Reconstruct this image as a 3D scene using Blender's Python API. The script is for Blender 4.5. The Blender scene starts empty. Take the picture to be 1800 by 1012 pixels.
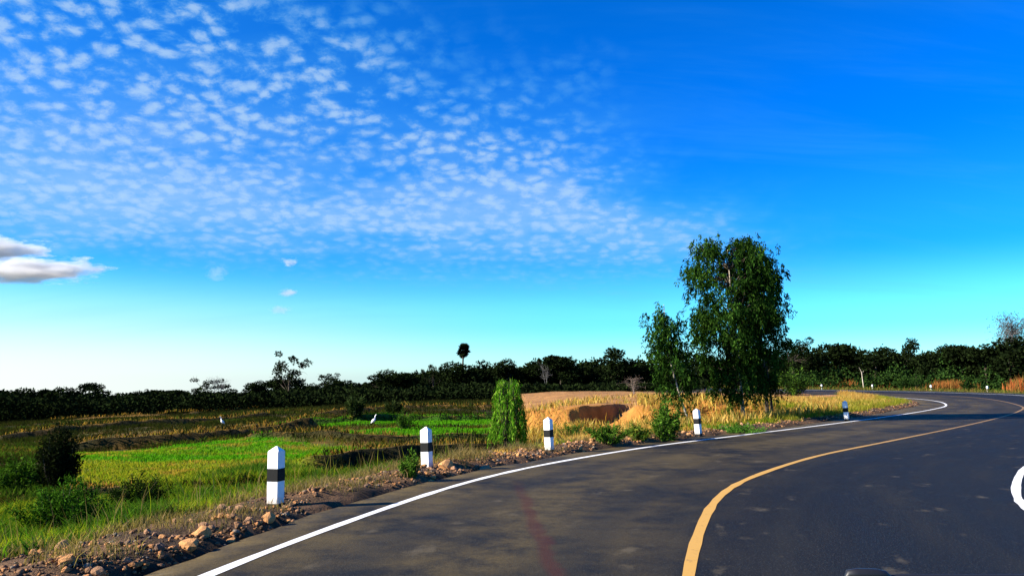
import bpy, bmesh, math, random
import numpy as np
from mathutils import Vector, Matrix

SC = bpy.context.scene
COL = SC.collection
rng = np.random.default_rng(11)
random.seed(11)
R = math.radians

# ------------------------------------------------------------------ camera
CAM_H, FPX, PITCH = 1.55, 1400.0, math.atan(159.0 / 1400.0)
cam_d = bpy.data.cameras.new('camera')
cam_d.sensor_width = 36.0
cam_d.lens = 28.0
cam_d.clip_start = 0.05
cam_d.clip_end = 20000.0
cam = bpy.data.objects.new('camera', cam_d)
COL.objects.link(cam)
cam.location = (0, 0, CAM_H)
cam.rotation_euler = (R(90) + PITCH, 0, 0)
SC.camera = cam

# ------------------------------------------------------------------ light
SUN_DIR = Vector((-0.86, -0.25, 0.44)).normalized()
SUN_EL = math.asin(SUN_DIR.z)
SUN_ROT = math.atan2(SUN_DIR.x, SUN_DIR.y)
EXPOSURE = 1.5

sun_d = bpy.data.lights.new('sun', 'SUN')
sun_d.energy = 5.0
sun_d.angle = R(0.5)
sun_d.color = (1.0, 0.91, 0.75)
sun = bpy.data.objects.new('sun', sun_d)
COL.objects.link(sun)
sun.rotation_euler = SUN_DIR.to_track_quat('Z', 'Y').to_euler()
sun.location = (-40, 0, 30)

SC.view_settings.view_transform = 'Standard'
SC.view_settings.look = 'None'
SC.view_settings.exposure = EXPOSURE
SC.view_settings.gamma = 1.0
SC.view_settings.use_curve_mapping = False
SC.cycles.max_bounces = 6
SC.cycles.diffuse_bounces = 2
SC.cycles.glossy_bounces = 2
SC.cycles.transmission_bounces = 3
SC.cycles.volume_bounces = 1
SC.cycles.transparent_max_bounces = 4
SC.cycles.use_denoising = True


class NT:
    """small wrapper for building node trees"""
    def __init__(self, tree):
        self.t = tree
        tree.nodes.clear()

    def n(self, typ, ins=None, **props):
        nd = self.t.nodes.new(typ)
        for k, v in props.items():
            setattr(nd, k, v)
        for k, v in (ins or {}).items():
            self.put(nd.inputs[k], v)
        return nd

    def put(self, sock, v):
        if isinstance(v, bpy.types.NodeSocket):
            self.t.links.new(v, sock)
        elif v is not None:
            if hasattr(sock.default_value, '__len__') and hasattr(v, '__len__') and len(sock.default_value) == 4 and len(v) == 3:
                v = (*v, 1.0)
            sock.default_value = v

    def m(self, op, a, b=None, c=None, clamp=False):
        nd = self.t.nodes.new('ShaderNodeMath')
        nd.operation = op
        nd.use_clamp = clamp
        self.put(nd.inputs[0], a)
        if b is not None: self.put(nd.inputs[1], b)
        if c is not None: self.put(nd.inputs[2], c)
        return nd.outputs[0]

    def step(self, v, lo, hi):
        nd = self.t.nodes.new('ShaderNodeMapRange')
        nd.interpolation_type = 'SMOOTHSTEP'
        self.put(nd.inputs[0], v)
        nd.inputs[1].default_value = lo
        nd.inputs[2].default_value = hi
        nd.inputs[3].default_value = 0.0
        nd.inputs[4].default_value = 1.0
        return nd.outputs[0]

    def mix(self, f, a, b, mode='MIX'):
        nd = self.t.nodes.new('ShaderNodeMix')
        nd.data_type = 'RGBA'
        nd.blend_type = mode
        self.put(nd.inputs[0], f)
        self.put(nd.inputs[6], a)
        self.put(nd.inputs[7], b)
        return nd.outputs[2]

    def noise(self, vec, scale, detail=3, rough=0.55, dist=0.0, out=0):
        nd = self.n('ShaderNodeTexNoise', {'Vector': vec, 'Scale': scale, 'Detail': detail, 'Roughness': rough, 'Distortion': dist})
        return nd.outputs[out]


def build_world():
    w = bpy.data.worlds.new('World')
    SC.world = w
    w.use_nodes = True
    k = NT(w.node_tree)
    d = k.n('ShaderNodeTexCoord').outputs['Generated']
    sep = k.n('ShaderNodeSeparateXYZ', {0: d})
    x, y, z = sep.outputs
    sky = k.n('ShaderNodeTexSky', sky_type='NISHITA', sun_disc=False, sun_elevation=SUN_EL, sun_rotation=SUN_ROT,
              altitude=0.0, air_density=1.0, dust_density=0.6, ozone_density=2.0)
    zc = k.m('MAXIMUM', z, 0.0)
    ramp = k.n('ShaderNodeValToRGB', {0: zc})
    cr = ramp.color_ramp
    cr.interpolation = 'EASE'
    pts = [(0.0, (0.95, 1.75, 2.35)), (0.07, (0.34, 1.30, 2.05)), (0.16, (0.04, 0.74, 1.75)), (0.30, (0.0, 0.60, 1.75)), (0.48, (0.0, 0.60, 1.65)), (1.0, (0.0, 0.50, 1.5))]
    while len(cr.elements) < len(pts):
        cr.elements.new(0.5)
    for e, (p, c) in zip(cr.elements, pts):
        e.position = p
        e.color = (*c, 1)
    base = k.mix(1.0, sky.outputs[0], ramp.outputs[0], 'MULTIPLY')
    # pale haze low in the west
    west = k.m('ADD', k.m('MULTIPLY', x, -0.90), k.m('MULTIPLY', y, 0.44))
    hz = k.m('MULTIPLY', k.step(west, 0.30, 1.0), k.m('SUBTRACT', 1.0, k.step(z, -0.02, 0.135)))
    base = k.mix(k.m('MULTIPLY', hz, 0.95), base, (7.6, 7.7, 7.4))
    # sheet of high cloud, seen in (slightly curved) perspective
    zz = k.m('ADD', k.m('MAXIMUM', z, 0.0), 0.30)
    px = k.m('DIVIDE', x, zz)
    py = k.m('DIVIDE', y, zz)
    P = k.n('ShaderNodeCombineXYZ', {0: px, 1: py, 2: 0.0}).outputs[0]
    warp = k.noise(P, 7.0, 3, 0.6, out=1)
    Pw = k.n('ShaderNodeVectorMath', {0: P, 1: k.n('ShaderNodeVectorMath', {0: warp, 1: (0.055, 0.055, 0)}, operation='MULTIPLY').outputs[0]}, operation='ADD').outputs[0]
    cell = k.n('ShaderNodeTexVoronoi', {'Vector': Pw, 'Scale': 31.0, 'Randomness': 1.0, 'Smoothness': 0.5}, feature='SMOOTH_F1').outputs[0]
    fine = k.noise(Pw, 74.0, 6, 0.72)
    lump = k.noise(Pw, 21.0, 4, 0.6)
    big = k.noise(P, 2.1, 4, 0.55)
    band = k.noise(k.n('ShaderNodeVectorMath', {0: P, 1: (0.35, 1.6, 1.0)}, operation='MULTIPLY').outputs[0], 3.0, 4, 0.55, 0.3)
    puff = k.m('ADD', k.m('MULTIPLY', k.m('SUBTRACT', 0.47, cell), 1.7), k.m('ADD', k.m('MULTIPLY', k.m('SUBTRACT', fine, 0.5), 1.5), k.m('MULTIPLY', k.m('SUBTRACT', lump, 0.5), 0.9)))
    puff = k.m('ADD', 0.10, k.m('MULTIPLY', 0.90, k.step(puff, -0.48, 0.72)))
    edge = k.m('SUBTRACT', k.m('ADD', k.m('MULTIPLY', k.m('SUBTRACT', py, 1.2), 1.05), -0.16), px)
    edge = k.m('ADD', edge, k.m('MULTIPLY', k.m('SUBTRACT', big, 0.5), 1.0))
    inside = k.step(edge, -0.20, 0.46)
    rr = k.m('SQRT', k.m('ADD', k.m('MULTIPLY', px, px), k.m('MULTIPLY', py, py)))
    far_edge = k.m('ADD', rr, k.m('MULTIPLY', k.m('SUBTRACT', band, 0.5), 0.7))
    near = k.m('SUBTRACT', 1.0, k.step(far_edge, 1.92, 2.62))
    veil = k.step(k.m('ADD', rr, k.m('MULTIPLY', px, -0.10)), 1.35, 2.0)      # further out the lumps run together
    cover = k.m('MULTIPLY', inside, near)
    a = k.m('ADD', k.m('MULTIPLY', puff, k.m('SUBTRACT', 0.70, k.m('MULTIPLY', veil, 0.36))), k.m('MULTIPLY', veil, k.m('ADD', 0.22, k.m('MULTIPLY', k.m('ADD', k.m('MULTIPLY', lump, 0.4), k.m('MULTIPLY', band, 0.6)), 0.56))))
    a = k.m('MULTIPLY', a, cover)
    a = k.m('MULTIPLY', a, k.m('ADD', 0.50, k.m('MULTIPLY', k.step(k.m('ADD', k.m('MULTIPLY', big, 0.5), k.m('MULTIPLY', band, 0.5)), 0.34, 0.52), 0.50)))
    # thin streaks elsewhere
    Ps = k.n('ShaderNodeVectorMath', {0: P, 1: (0.5, 2.6, 1.0)}, operation='MULTIPLY').outputs[0]
    st = k.noise(Ps, 2.0, 6, 0.62, 0.5)
    st = k.m('MULTIPLY', k.step(st, 0.46, 0.78), k.m('MULTIPLY', k.m('SUBTRACT', 0.24, k.m('MULTIPLY', z, 0.36)), k.step(z, 0.02, 0.12)))
    a = k.m('ADD', a, k.m('MULTIPLY', st, k.m('SUBTRACT', 1.0, a)))
    ccol = k.mix(k.step(a, 0.10, 0.75), (0.9, 3.9, 6.6), (3.3, 5.0, 6.7))
    col = k.mix(a, base, ccol)
    bg = k.n('ShaderNodeBackground', {0: col, 1: 0.05})
    out = k.n('ShaderNodeOutputWorld', {0: bg.outputs[0]})


build_world()

# ------------------------------------------------------------------ helpers
def link(o, parent=None):
    COL.objects.link(o)
    if parent is not None:
        o.parent = parent
    return o

def tag(o, label=None, cat=None, group=None, kind=None):
    if label: o['label'] = label
    if cat: o['category'] = cat
    if group: o['group'] = group
    if kind: o['kind'] = kind
    return o

def empty(name, loc=(0, 0, 0), rz=0.0):
    o = bpy.data.objects.new(name, None)
    o.empty_display_size = 0.2
    link(o)
    o.location = loc
    o.rotation_euler = (0, 0, rz)
    return o

def mesh(name, V, F, mat=None, col=None, smooth=False):
    """mesh from numpy arrays; every face has the same number of corners"""
    V = np.asarray(V, np.float32); F = np.asarray(F, np.int32)
    me = bpy.data.meshes.new(name)
    me.vertices.add(len(V)); me.vertices.foreach_set('co', V.ravel())
    me.loops.add(F.size); me.loops.foreach_set('vertex_index', F.ravel())
    me.polygons.add(len(F)); me.polygons.foreach_set('loop_start', np.arange(0, F.size, F.shape[1], dtype=np.int32))
    if smooth:
        me.polygons.foreach_set('use_smooth', np.ones(len(F), bool))
    me.update(calc_edges=True)
    if col is not None:
        at = me.attributes.new('tint', 'FLOAT_COLOR', 'POINT')
        c = np.ones((len(V), 4), np.float32); c[:, :3] = col
        at.data.foreach_set('color', c.ravel())
    if mat: me.materials.append(mat)
    return me

def obj(name, me, parent=None, loc=None):
    o = bpy.data.objects.new(name, me)
    link(o, parent)
    if loc is not None: o.location = loc
    return o

def bm_obj(name, bm, mat, parent=None, smooth=False):
    me = bpy.data.meshes.new(name)
    bmesh.ops.recalc_face_normals(bm, faces=bm.faces)
    for f in bm.faces: f.smooth = smooth
    bm.to_mesh(me); bm.free()
    me.materials.append(mat)
    return obj(name, me, parent)

def copy_tree(o, parent=None):
    c = o.copy(); COL.objects.link(c)
    if parent is not None:
        c.parent = parent
    for ch in list(o.children):
        copy_tree(ch, c)
    return c

def hash2(ix, iy, s=0):
    h = (ix.astype(np.int64) * 374761393 + iy.astype(np.int64) * 668265263 + s * 982451653) & 0x7fffffff
    h = ((h ^ (h >> 13)) * 1274126177) & 0x7fffffff
    return ((h ^ (h >> 16)) & 0xffff) / 65535.0

def vnoise(x, y, s=0):
    x = np.asarray(x, float); y = np.asarray(y, float)
    ix = np.floor(x); iy = np.floor(y)
    fx = x - ix; fy = y - iy
    fx = fx * fx * (3 - 2 * fx); fy = fy * fy * (3 - 2 * fy)
    a = hash2(ix, iy, s); b = hash2(ix + 1, iy, s); c = hash2(ix, iy + 1, s); d = hash2(ix + 1, iy + 1, s)
    return (a * (1 - fx) + b * fx) * (1 - fy) + (c * (1 - fx) + d * fx) * fy

def fbm(x, y, s=0, o=4):
    t = 0; amp = 0.5
    for i in range(o):
        t = t + amp * vnoise(x * 2 ** i, y * 2 ** i, s + i * 17); amp *= 0.5
    return t / (1 - 0.5 ** o)

def sm(t):
    t = np.clip(t, 0, 1); return t * t * (3 - 2 * t)

CP, SP = math.cos(PITCH), math.sin(PITCH)
def ray(u, v):
    a = (u - 900.0) / FPX; b = (506.0 - v) / FPX
    return np.array([a, CP - SP * b, SP + CP * b])

def gp(u, v, z=0.0):
    """point of the photograph on the level z"""
    d = ray(u, v); t = (z - CAM_H) / d[2]
    return (d[0] * t, d[1] * t)

# ------------------------------------------------------------------ the road's left edge line
LPIX = [(360, 1012), (462, 970), (560, 934), (640, 906), (720, 878), (800, 852), (900, 827), (1000, 808), (1140, 785), (1300, 765), (1500, 740), (1600, 726), (1640, 719), (1663, 713)]
ctrl = [(-4.6, -60), (-4.4, -25), (-4.0, -8), (-3.5, -1), (-3.0, 3.6)] + [gp(u, v) for u, v in LPIX] + \
       [(28.9, 54.5), (31.0, 61.5), (31.6, 68.5), (30.6, 75.5), (27.4, 82), (22.5, 88), (19.0, 96), (18.5, 108), (20, 125), (24, 160), (30, 230)]
ctrl = np.array(ctrl, float)

def spline(c, step=0.4):
    out = []
    for i in range(1, len(c) - 2):
        p0, p1, p2, p3 = c[i - 1], c[i], c[i + 1], c[i + 2]
        a = [0.0]
        for q, r in ((p0, p1), (p1, p2), (p2, p3)):
            a.append(a[-1] + max(1e-6, np.linalg.norm(r - q)) ** 0.5)
        t0, t1, t2, t3 = a
        n = max(2, int(np.linalg.norm(p2 - p1) / step))
        for t in np.linspace(t1, t2, n, endpoint=False):
            A1 = (t1 - t) / (t1 - t0) * p0 + (t - t0) / (t1 - t0) * p1
            A2 = (t2 - t) / (t2 - t1) * p1 + (t - t1) / (t2 - t1) * p2
            A3 = (t3 - t) / (t3 - t2) * p2 + (t - t2) / (t3 - t2) * p3
            B1 = (t2 - t) / (t2 - t0) * A1 + (t - t0) / (t2 - t0) * A2
            B2 = (t3 - t) / (t3 - t1) * A2 + (t - t1) / (t3 - t1) * A3
            out.append((t2 - t) / (t2 - t1) * B1 + (t - t1) / (t2 - t1) * B2)
    return np.array(out)

LINE = spline(ctrl)
for _ in range(12):
    LINE[1:-1] = LINE[1:-1] * 0.5 + (LINE[:-2] + LINE[2:]) * 0.25
TAN = np.gradient(LINE, axis=0); TAN /= np.linalg.norm(TAN, axis=1)[:, None]
for _ in range(6):
    TAN[1:-1] = TAN[1:-1] * 0.5 + (TAN[:-2] + TAN[2:]) * 0.25
TAN /= np.linalg.norm(TAN, axis=1)[:, None]
RGT = np.stack([TAN[:, 1], -TAN[:, 0]], 1)                 # to the right of travel
BANK = 0.042 * sm((LINE[:, 1] - 46) / 18) * (1 - sm((LINE[:, 1] - 100) / 30))
SHO = 0.55 + 0.85 * sm((LINE[:, 1] - 24) / 20)             # paved width outside the left line
ROAD_W, RSHO = 7.25, 1.1

def road_frame(x, y):
    """signed distance to the left of the left line, and index of the nearest sample"""
    x = np.ravel(x); y = np.ravel(y)
    D = np.empty(len(x)); I = np.empty(len(x), int)
    for s in range(0, len(x), 20000):
        dx = x[s:s + 20000, None] - LINE[None, :, 0]; dy = y[s:s + 20000, None] - LINE[None, :, 1]
        q = dx * dx + dy * dy
        i = q.argmin(1); r = np.arange(len(i))
        side = -(dx[r, i] * RGT[i, 0] + dy[r, i] * RGT[i, 1])
        dd = np.sqrt(q[r, i])
        D[s:s + 20000] = np.where(side >= 0, dd, -dd); I[s:s + 20000] = i
    return D, I

# bunds between the paddies: polylines given in metres
def pl(pix, z=-0.9):
    return [gp(u, v, z) for u, v in pix]

BUNDS = [  # line, height, half width
    (pl([(100, 792), (160, 790), (300, 785), (380, 778), (450, 770), (540, 765)], -1.25), 0.42, 0.42),
    (pl([(450, 771), (560, 776), (640, 781), (760, 780), (870, 777)], -1.0), 0.24, 0.40),
    (pl([(560, 824), (640, 815), (740, 806), (800, 802), (880, 800)], -0.9), 0.40, 0.50),
    (pl([(350, 766), (480, 760), (600, 755), (700, 753), (780, 752), (870, 750)], -1.3), 0.40, 0.40),
    (pl([(150, 860), (300, 856), (420, 855), (520, 852), (680, 848)], -0.9), 0.16, 0.35),
    (pl([(560, 735), (700, 728), (860, 724)], -1.3), 0.30, 0.5),
    (pl([(0, 775), (160, 762), (330, 752), (470, 742)], -1.9), 0.35, 0.5),
    (pl([(100, 742), (300, 732), (470, 727)], -2.6), 0.35, 0.6),
]

def seg_dist(x, y, line):
    best = np.full(len(x), 1e9); bs = np.zeros(len(x))
    for (ax, ay), (bx, by) in zip(line[:-1], line[1:]):
        vx, vy = bx - ax, by - ay
        t = np.clip(((x - ax) * vx + (y - ay) * vy) / (vx * vx + vy * vy), 0, 1)
        ex, ey = x - (ax + t * vx), y - (ay + t * vy)
        d = np.hypot(ex, ey)
        sgn = np.where(ex * -vy + ey * vx >= 0, 1.0, -1.0)      # + on the far side
        m = d < best
        best = np.where(m, d, best); bs = np.where(m, sgn, bs)
    return best, bs

POST_PIX = [(484, 893), (751, 827), (966, 795), (1228, 766), (1489, 739)]
POST_AT = [gp(u, v, 0.0) for u, v in POST_PIX]

def field_level(x, y):
    low = 0.05 * np.logaddexp(0, (-x - 8.0) / 3.0) * 3.0 * sm((y - 8) / 30)
    f = -0.9 - low
    f = f + 0.30 * sm((x - 0.0) / 5.0) * sm((y - 14) / 6)
    yed = 33.8 + 0.8 * (fbm(x * 0.5, x * 0 + 3.1, 5) - 0.5)
    # the raised dry ground behind a clay bank
    terr = sm((y - yed) / 1.5) * sm((x + 0.9 - 0.35 * sm((y - 40) / 10)) / 1.6)
    f = f + 0.92 * terr * (1 - 0.3 * sm((y - 70) / 25))
    # a cove dug into the bank: its back wall runs from front left to far right
    nz = (fbm(x * 2.0, y * 2.0, 6) - 0.5) * 0.6
    wall_y = 34.6 + (x - 2.4) * 1.35 + nz
    hole = sm((wall_y - y) / 0.35) * sm((x - 2.2 + nz) / 1.0) ** 0.7 * (1 - sm((x - 4.3 - nz) / 1.7))
    f = f - hole * 0.86 * terr
    f = f + terr * (1 - sm((y - 36.5) / 1.5)) * sm((np.hypot(x - 4.2, (y - 36) * 0.8) - 1.6) / 1.2) * ((fbm(x * 1.1, y * 1.1, 4) - 0.5) * 0.55 + (vnoise(x * 3.3, y * 3.3, 14) - 0.5) * 0.26 + (vnoise(x * 6.5, y * 6.5, 15) - 0.5) * 0.14)
    return f

def height(x, y, fine=True):
    shp = np.shape(x)
    x = np.ravel(np.asarray(x, float)); y = np.ravel(np.asarray(y, float))
    d, i = road_frame(x, y)
    F = field_level(x, y)
    if fine:
        near = 1 - sm((y - 60) / 60)
        F = F + (fbm(x * 0.7, y * 0.7, 1) - 0.5) * 0.18 * near + (fbm(x * 0.12, y * 0.12, 2) - 0.5) * 0.5
        for line, h, w in BUNDS:
            dd, sg = seg_dist(x, y, line)
            dd = np.maximum(0, dd + (fbm(x * 0.9, y * 0.9, 8) - 0.5) * 0.5)
            wv = np.where(sg > 0, w * 1.7, w * 0.75) * (0.75 + 0.5 * vnoise(x * 1.3, y * 1.3, 7))
            F = F + h * (0.7 + 0.6 * vnoise(x * 0.8, y * 0.8, 9)) * (1 - sm((dd - 0.12) / wv))
    sho = SHO[i]; bank = BANK[i]
    # left side
    t = d - sho
    berm = 0.01 + 0.08 * np.exp(-((t - 0.65) / 0.45) ** 2) * (0.5 + vnoise(x * 1.7, y * 1.7, 21)) + (vnoise(x * 4, y * 4, 22) - 0.5) * 0.07
    for px, py in POST_AT:                               # the posts stand in the flat
        q = np.exp(-((x - px) ** 2 + (y - py) ** 2) / 0.35 ** 2)
        berm = berm * (1 - q) - 0.01 * q
    slope_w = 3.6
    s = sm((t - 1.0) / slope_w)
    left = berm * (1 - s) + F * s
    zl = np.where(t < 0.05, -0.10, left)
    zl = np.where((t >= 0.05) & (t < 0.15), -0.10 + (left + 0.10) * np.clip((t - 0.02) / 0.12, 0, 1), zl)
    zl = zl - bank * np.clip(d, 0, 3) * 0.5
    # right side
    r = -d - (ROAD_W + RSHO)
    edge = bank * (ROAD_W + RSHO)
    rn = 0.05 * fbm(x * 0.8, y * 0.8, 31) + 0.10 * (fbm(x * 0.2, y * 0.2, 33) - 0.5)
    zr = np.where(r < 0.05, bank * (-d) - 0.10, edge + rn * sm(r / 1.5) - 0.02 - 0.25 * sm((r - 1.5) / 6))
    z = np.where(d > 0, zl, zr)
    return z.reshape(shp)

def hit(u, v, fine=True):
    """where the photograph's pixel meets the terrain"""
    dr = ray(u, v)
    t = np.geomspace(3.0, 900.0, 700)
    x, y, z = dr[0] * t, dr[1] * t, CAM_H + dr[2] * t
    h = height(x, y, fine)
    b = np.nonzero(z < h)[0]
    j = b[0] if len(b) else len(t) - 1
    if j > 0:
        a0, a1 = z[j - 1] - h[j - 1], z[j] - h[j]
        q = a0 / (a0 - a1) if a0 != a1 else 0
        tt = t[j - 1] + (t[j] - t[j - 1]) * q
    else:
        tt = t[0]
    xx, yy = dr[0] * tt, dr[1] * tt
    return float(xx), float(yy), float(height(np.array([xx]), np.array([yy]))[0])

def at_dist(u, Y):
    """a point on the terrain in the photograph's column u, Y metres ahead"""
    x = (u - 900.0) / FPX * Y / CP * 1.0
    # column in the tilted camera: depth along the axis at the horizon
    x = (u - 900.0) / FPX * (Y * CP + (0) * SP)
    return float(x), float(Y), float(height(np.array([x]), np.array([Y]))[0])

def hz_at(x, y, z):
    """height reached in the picture (pixel row) by a point"""
    dep = y * CP + (z - CAM_H) * SP
    up = -y * SP + (z - CAM_H) * CP
    return 506 - FPX * up / dep

def z_for(y, v):
    """height at depth y seen at picture row v"""
    d = ray(900, v)
    return CAM_H + y * d[2] / d[1]

# ------------------------------------------------------------------ materials
def new_mat(name):
    m = bpy.data.materials.new(name)
    m.use_nodes = True
    return m, NT(m.node_tree)

def finish(k, bsdf):
    k.n('ShaderNodeOutputMaterial', {0: bsdf})

def mat_ground():
    m, k = new_mat('ground_soil')
    tc = k.n('ShaderNodeTexCoord').outputs['Object']
    a = k.n('ShaderNodeAttribute', attribute_name='tint').outputs['Color']
    n1 = k.noise(tc, 1.4, 5, 0.65); n2 = k.noise(tc, 9.0, 4, 0.7); n3 = k.noise(tc, 40.0, 3, 0.7)
    v = k.m('ADD', k.m('MULTIPLY', n1, 0.9), k.m('ADD', k.m('MULTIPLY', n2, 0.8), k.m('MULTIPLY', n3, 0.5)))
    v = k.m('SUBTRACT', v, 0.10)
    vv = k.n('ShaderNodeCombineXYZ', {0: v, 1: v, 2: v}).outputs[0]
    c = k.mix(1.0, a, vv, 'MULTIPLY')
    bump = k.n('ShaderNodeBump', {'Height': k.m('ADD', n2, k.m('MULTIPLY', n3, 0.5)), 'Strength': 0.9, 'Distance': 0.06})
    b = k.n('ShaderNodeBsdfPrincipled', {'Base Color': c, 'Roughness': 0.95, 'Specular IOR Level': 0.1, 'Normal': bump.outputs[0]})
    finish(k, b.outputs[0]); return m

def mat_leaf(name, trans=0.35, gain=1.0, gloss=0.0):
    m, k = new_mat(name)
    a = k.n('ShaderNodeAttribute', attribute_name='tint').outputs['Color']
    d = k.n('ShaderNodeBsdfDiffuse', {0: a})
    t = k.n('ShaderNodeBsdfTranslucent', {0: k.mix(1.0, a, (1.15, 1.25, 0.6), 'MULTIPLY')})
    s = k.n('ShaderNodeMixShader', {0: trans, 1: d.outputs[0], 2: t.outputs[0]}).outputs[0]
    if gloss:
        g = k.n('ShaderNodeBsdfGlossy', {'Color': (1, 1, 1, 1), 'Roughness': 0.45})
        s = k.n('ShaderNodeMixShader', {0: gloss, 1: s, 2: g.outputs[0]}).outputs[0]
    finish(k, s); return m

def mat_bark(name, c1, c2, scale=6.0):
    m, k = new_mat(name)
    tc = k.n('ShaderNodeTexCoord').outputs['Object']
    st = k.n('ShaderNodeVectorMath', {0: tc, 1: (1, 1, 0.25)}, operation='MULTIPLY').outputs[0]
    n = k.noise(st, scale, 5, 0.7)
    c = k.mix(k.step(n, 0.35, 0.65), c1, c2)
    bump = k.n('ShaderNodeBump', {'Height': n, 'Strength': 0.7, 'Distance': 0.03})
    b = k.n('ShaderNodeBsdfPrincipled', {'Base Color': c, 'Roughness': 0.9, 'Specular IOR Level': 0.15, 'Normal': bump.outputs[0]})
    finish(k, b.outputs[0]); return m

def mat_asphalt():
    m, k = new_mat('asphalt')
    tc = k.n('ShaderNodeTexCoord').outputs['Object']
    lat = k.n('ShaderNodeAttribute', attribute_name='lateral').outputs['Fac']     # metres right of the left line
    lon = k.n('ShaderNodeAttribute', attribute_name='along').outputs['Fac']       # metres along the road
    T = k.n('ShaderNodeCombineXYZ', {0: lat, 1: k.m('MULTIPLY', lon, 0.12), 2: 0.0}).outputs[0]
    grit = k.noise(tc, 140.0, 3, 0.8)
    agg = k.n('ShaderNodeTexVoronoi', {'Vector': tc, 'Scale': 85.0}, feature='F1').outputs[0]
    mott = k.noise(tc, 2.2, 5, 0.7)
    big = k.noise(tc, 0.35, 4, 0.6)
    streak = k.noise(T, 1.6, 5, 0.65)
    mid = k.noise(tc, 28.0, 4, 0.75)
    # warm windscreen reflection painted onto the left lane as a brown tint
    glare_tint = k.m('MULTIPLY', k.step(k.m('ADD', big, k.m('MULTIPLY', mott, 0.7)), 0.62, 1.0), k.m('SUBTRACT', 1.0, k.step(lat, 2.0, 4.6)))
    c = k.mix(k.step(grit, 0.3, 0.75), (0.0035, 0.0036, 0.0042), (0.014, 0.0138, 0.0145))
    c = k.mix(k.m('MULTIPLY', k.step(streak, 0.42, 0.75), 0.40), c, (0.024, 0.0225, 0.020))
    c = k.mix(k.m('MULTIPLY', glare_tint, 0.72), c, (0.092, 0.066, 0.025))
    c = k.mix(1.0, c, k.n('ShaderNodeCombineXYZ', {0: k.m('ADD', 0.1, k.m('MULTIPLY', mid, 1.8)), 1: k.m('ADD', 0.1, k.m('MULTIPLY', mid, 1.8)), 2: k.m('ADD', 0.1, k.m('MULTIPLY', mid, 1.8))}).outputs[0], 'MULTIPLY')
    track = k.m('MINIMUM', k.m('ABSOLUTE', k.m('SUBTRACT', lat, 0.95)), k.m('ABSOLUTE', k.m('SUBTRACT', lat, 2.65)))
    c = k.mix(k.m('MULTIPLY', k.m('SUBTRACT', 1.0, k.step(track, 0.12, 0.48)), 0.45), c, (0.010, 0.0095, 0.009))
    chips = k.noise(tc, 52.0, 2, 0.5)
    c = k.mix(k.m('MULTIPLY', k.step(chips, 0.60, 0.68), 0.55), c, (0.075, 0.070, 0.062))
    # pale scuffs
    Ts = k.n('ShaderNodeCombineXYZ', {0: k.m('MULTIPLY', lat, 1.0), 1: k.m('MULTIPLY', lon, 0.5), 2: 3.0}).outputs[0]
    sc = k.noise(Ts, 2.7, 4, 0.6)
    c = k.mix(k.m('MULTIPLY', k.step(k.m('ADD', sc, k.m('MULTIPLY', k.m('SUBTRACT', mott, 0.5), 0.25)), 0.60, 0.76), 0.40), c, (0.13, 0.105, 0.065))
    # reddish windscreen reflection painted as a streak into the near lane
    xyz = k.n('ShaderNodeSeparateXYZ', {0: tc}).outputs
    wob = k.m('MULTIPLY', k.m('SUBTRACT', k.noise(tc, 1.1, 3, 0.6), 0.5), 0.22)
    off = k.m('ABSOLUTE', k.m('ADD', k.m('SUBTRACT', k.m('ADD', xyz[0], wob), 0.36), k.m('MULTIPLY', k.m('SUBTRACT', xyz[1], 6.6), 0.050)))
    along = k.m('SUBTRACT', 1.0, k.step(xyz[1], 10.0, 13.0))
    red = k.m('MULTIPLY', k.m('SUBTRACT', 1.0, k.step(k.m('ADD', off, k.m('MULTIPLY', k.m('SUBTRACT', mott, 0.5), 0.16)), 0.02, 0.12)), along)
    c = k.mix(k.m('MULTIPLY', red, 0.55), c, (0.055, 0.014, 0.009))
    rough = k.m('ADD', 0.72, k.m('MULTIPLY', k.m('SUBTRACT', streak, 0.5), 0.3))
    h = k.m('ADD', k.m('MULTIPLY', agg, 0.6), k.m('MULTIPLY', grit, 0.6))
    bump = k.n('ShaderNodeBump', {'Height': h, 'Strength': 0.55, 'Distance': 0.008})
    b = k.n('ShaderNodeBsdfPrincipled', {'Base Color': c, 'Roughness': rough, 'Specular IOR Level': 0.12, 'Normal': bump.outputs[0]})
    finish(k, b.outputs[0]); return m

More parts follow.
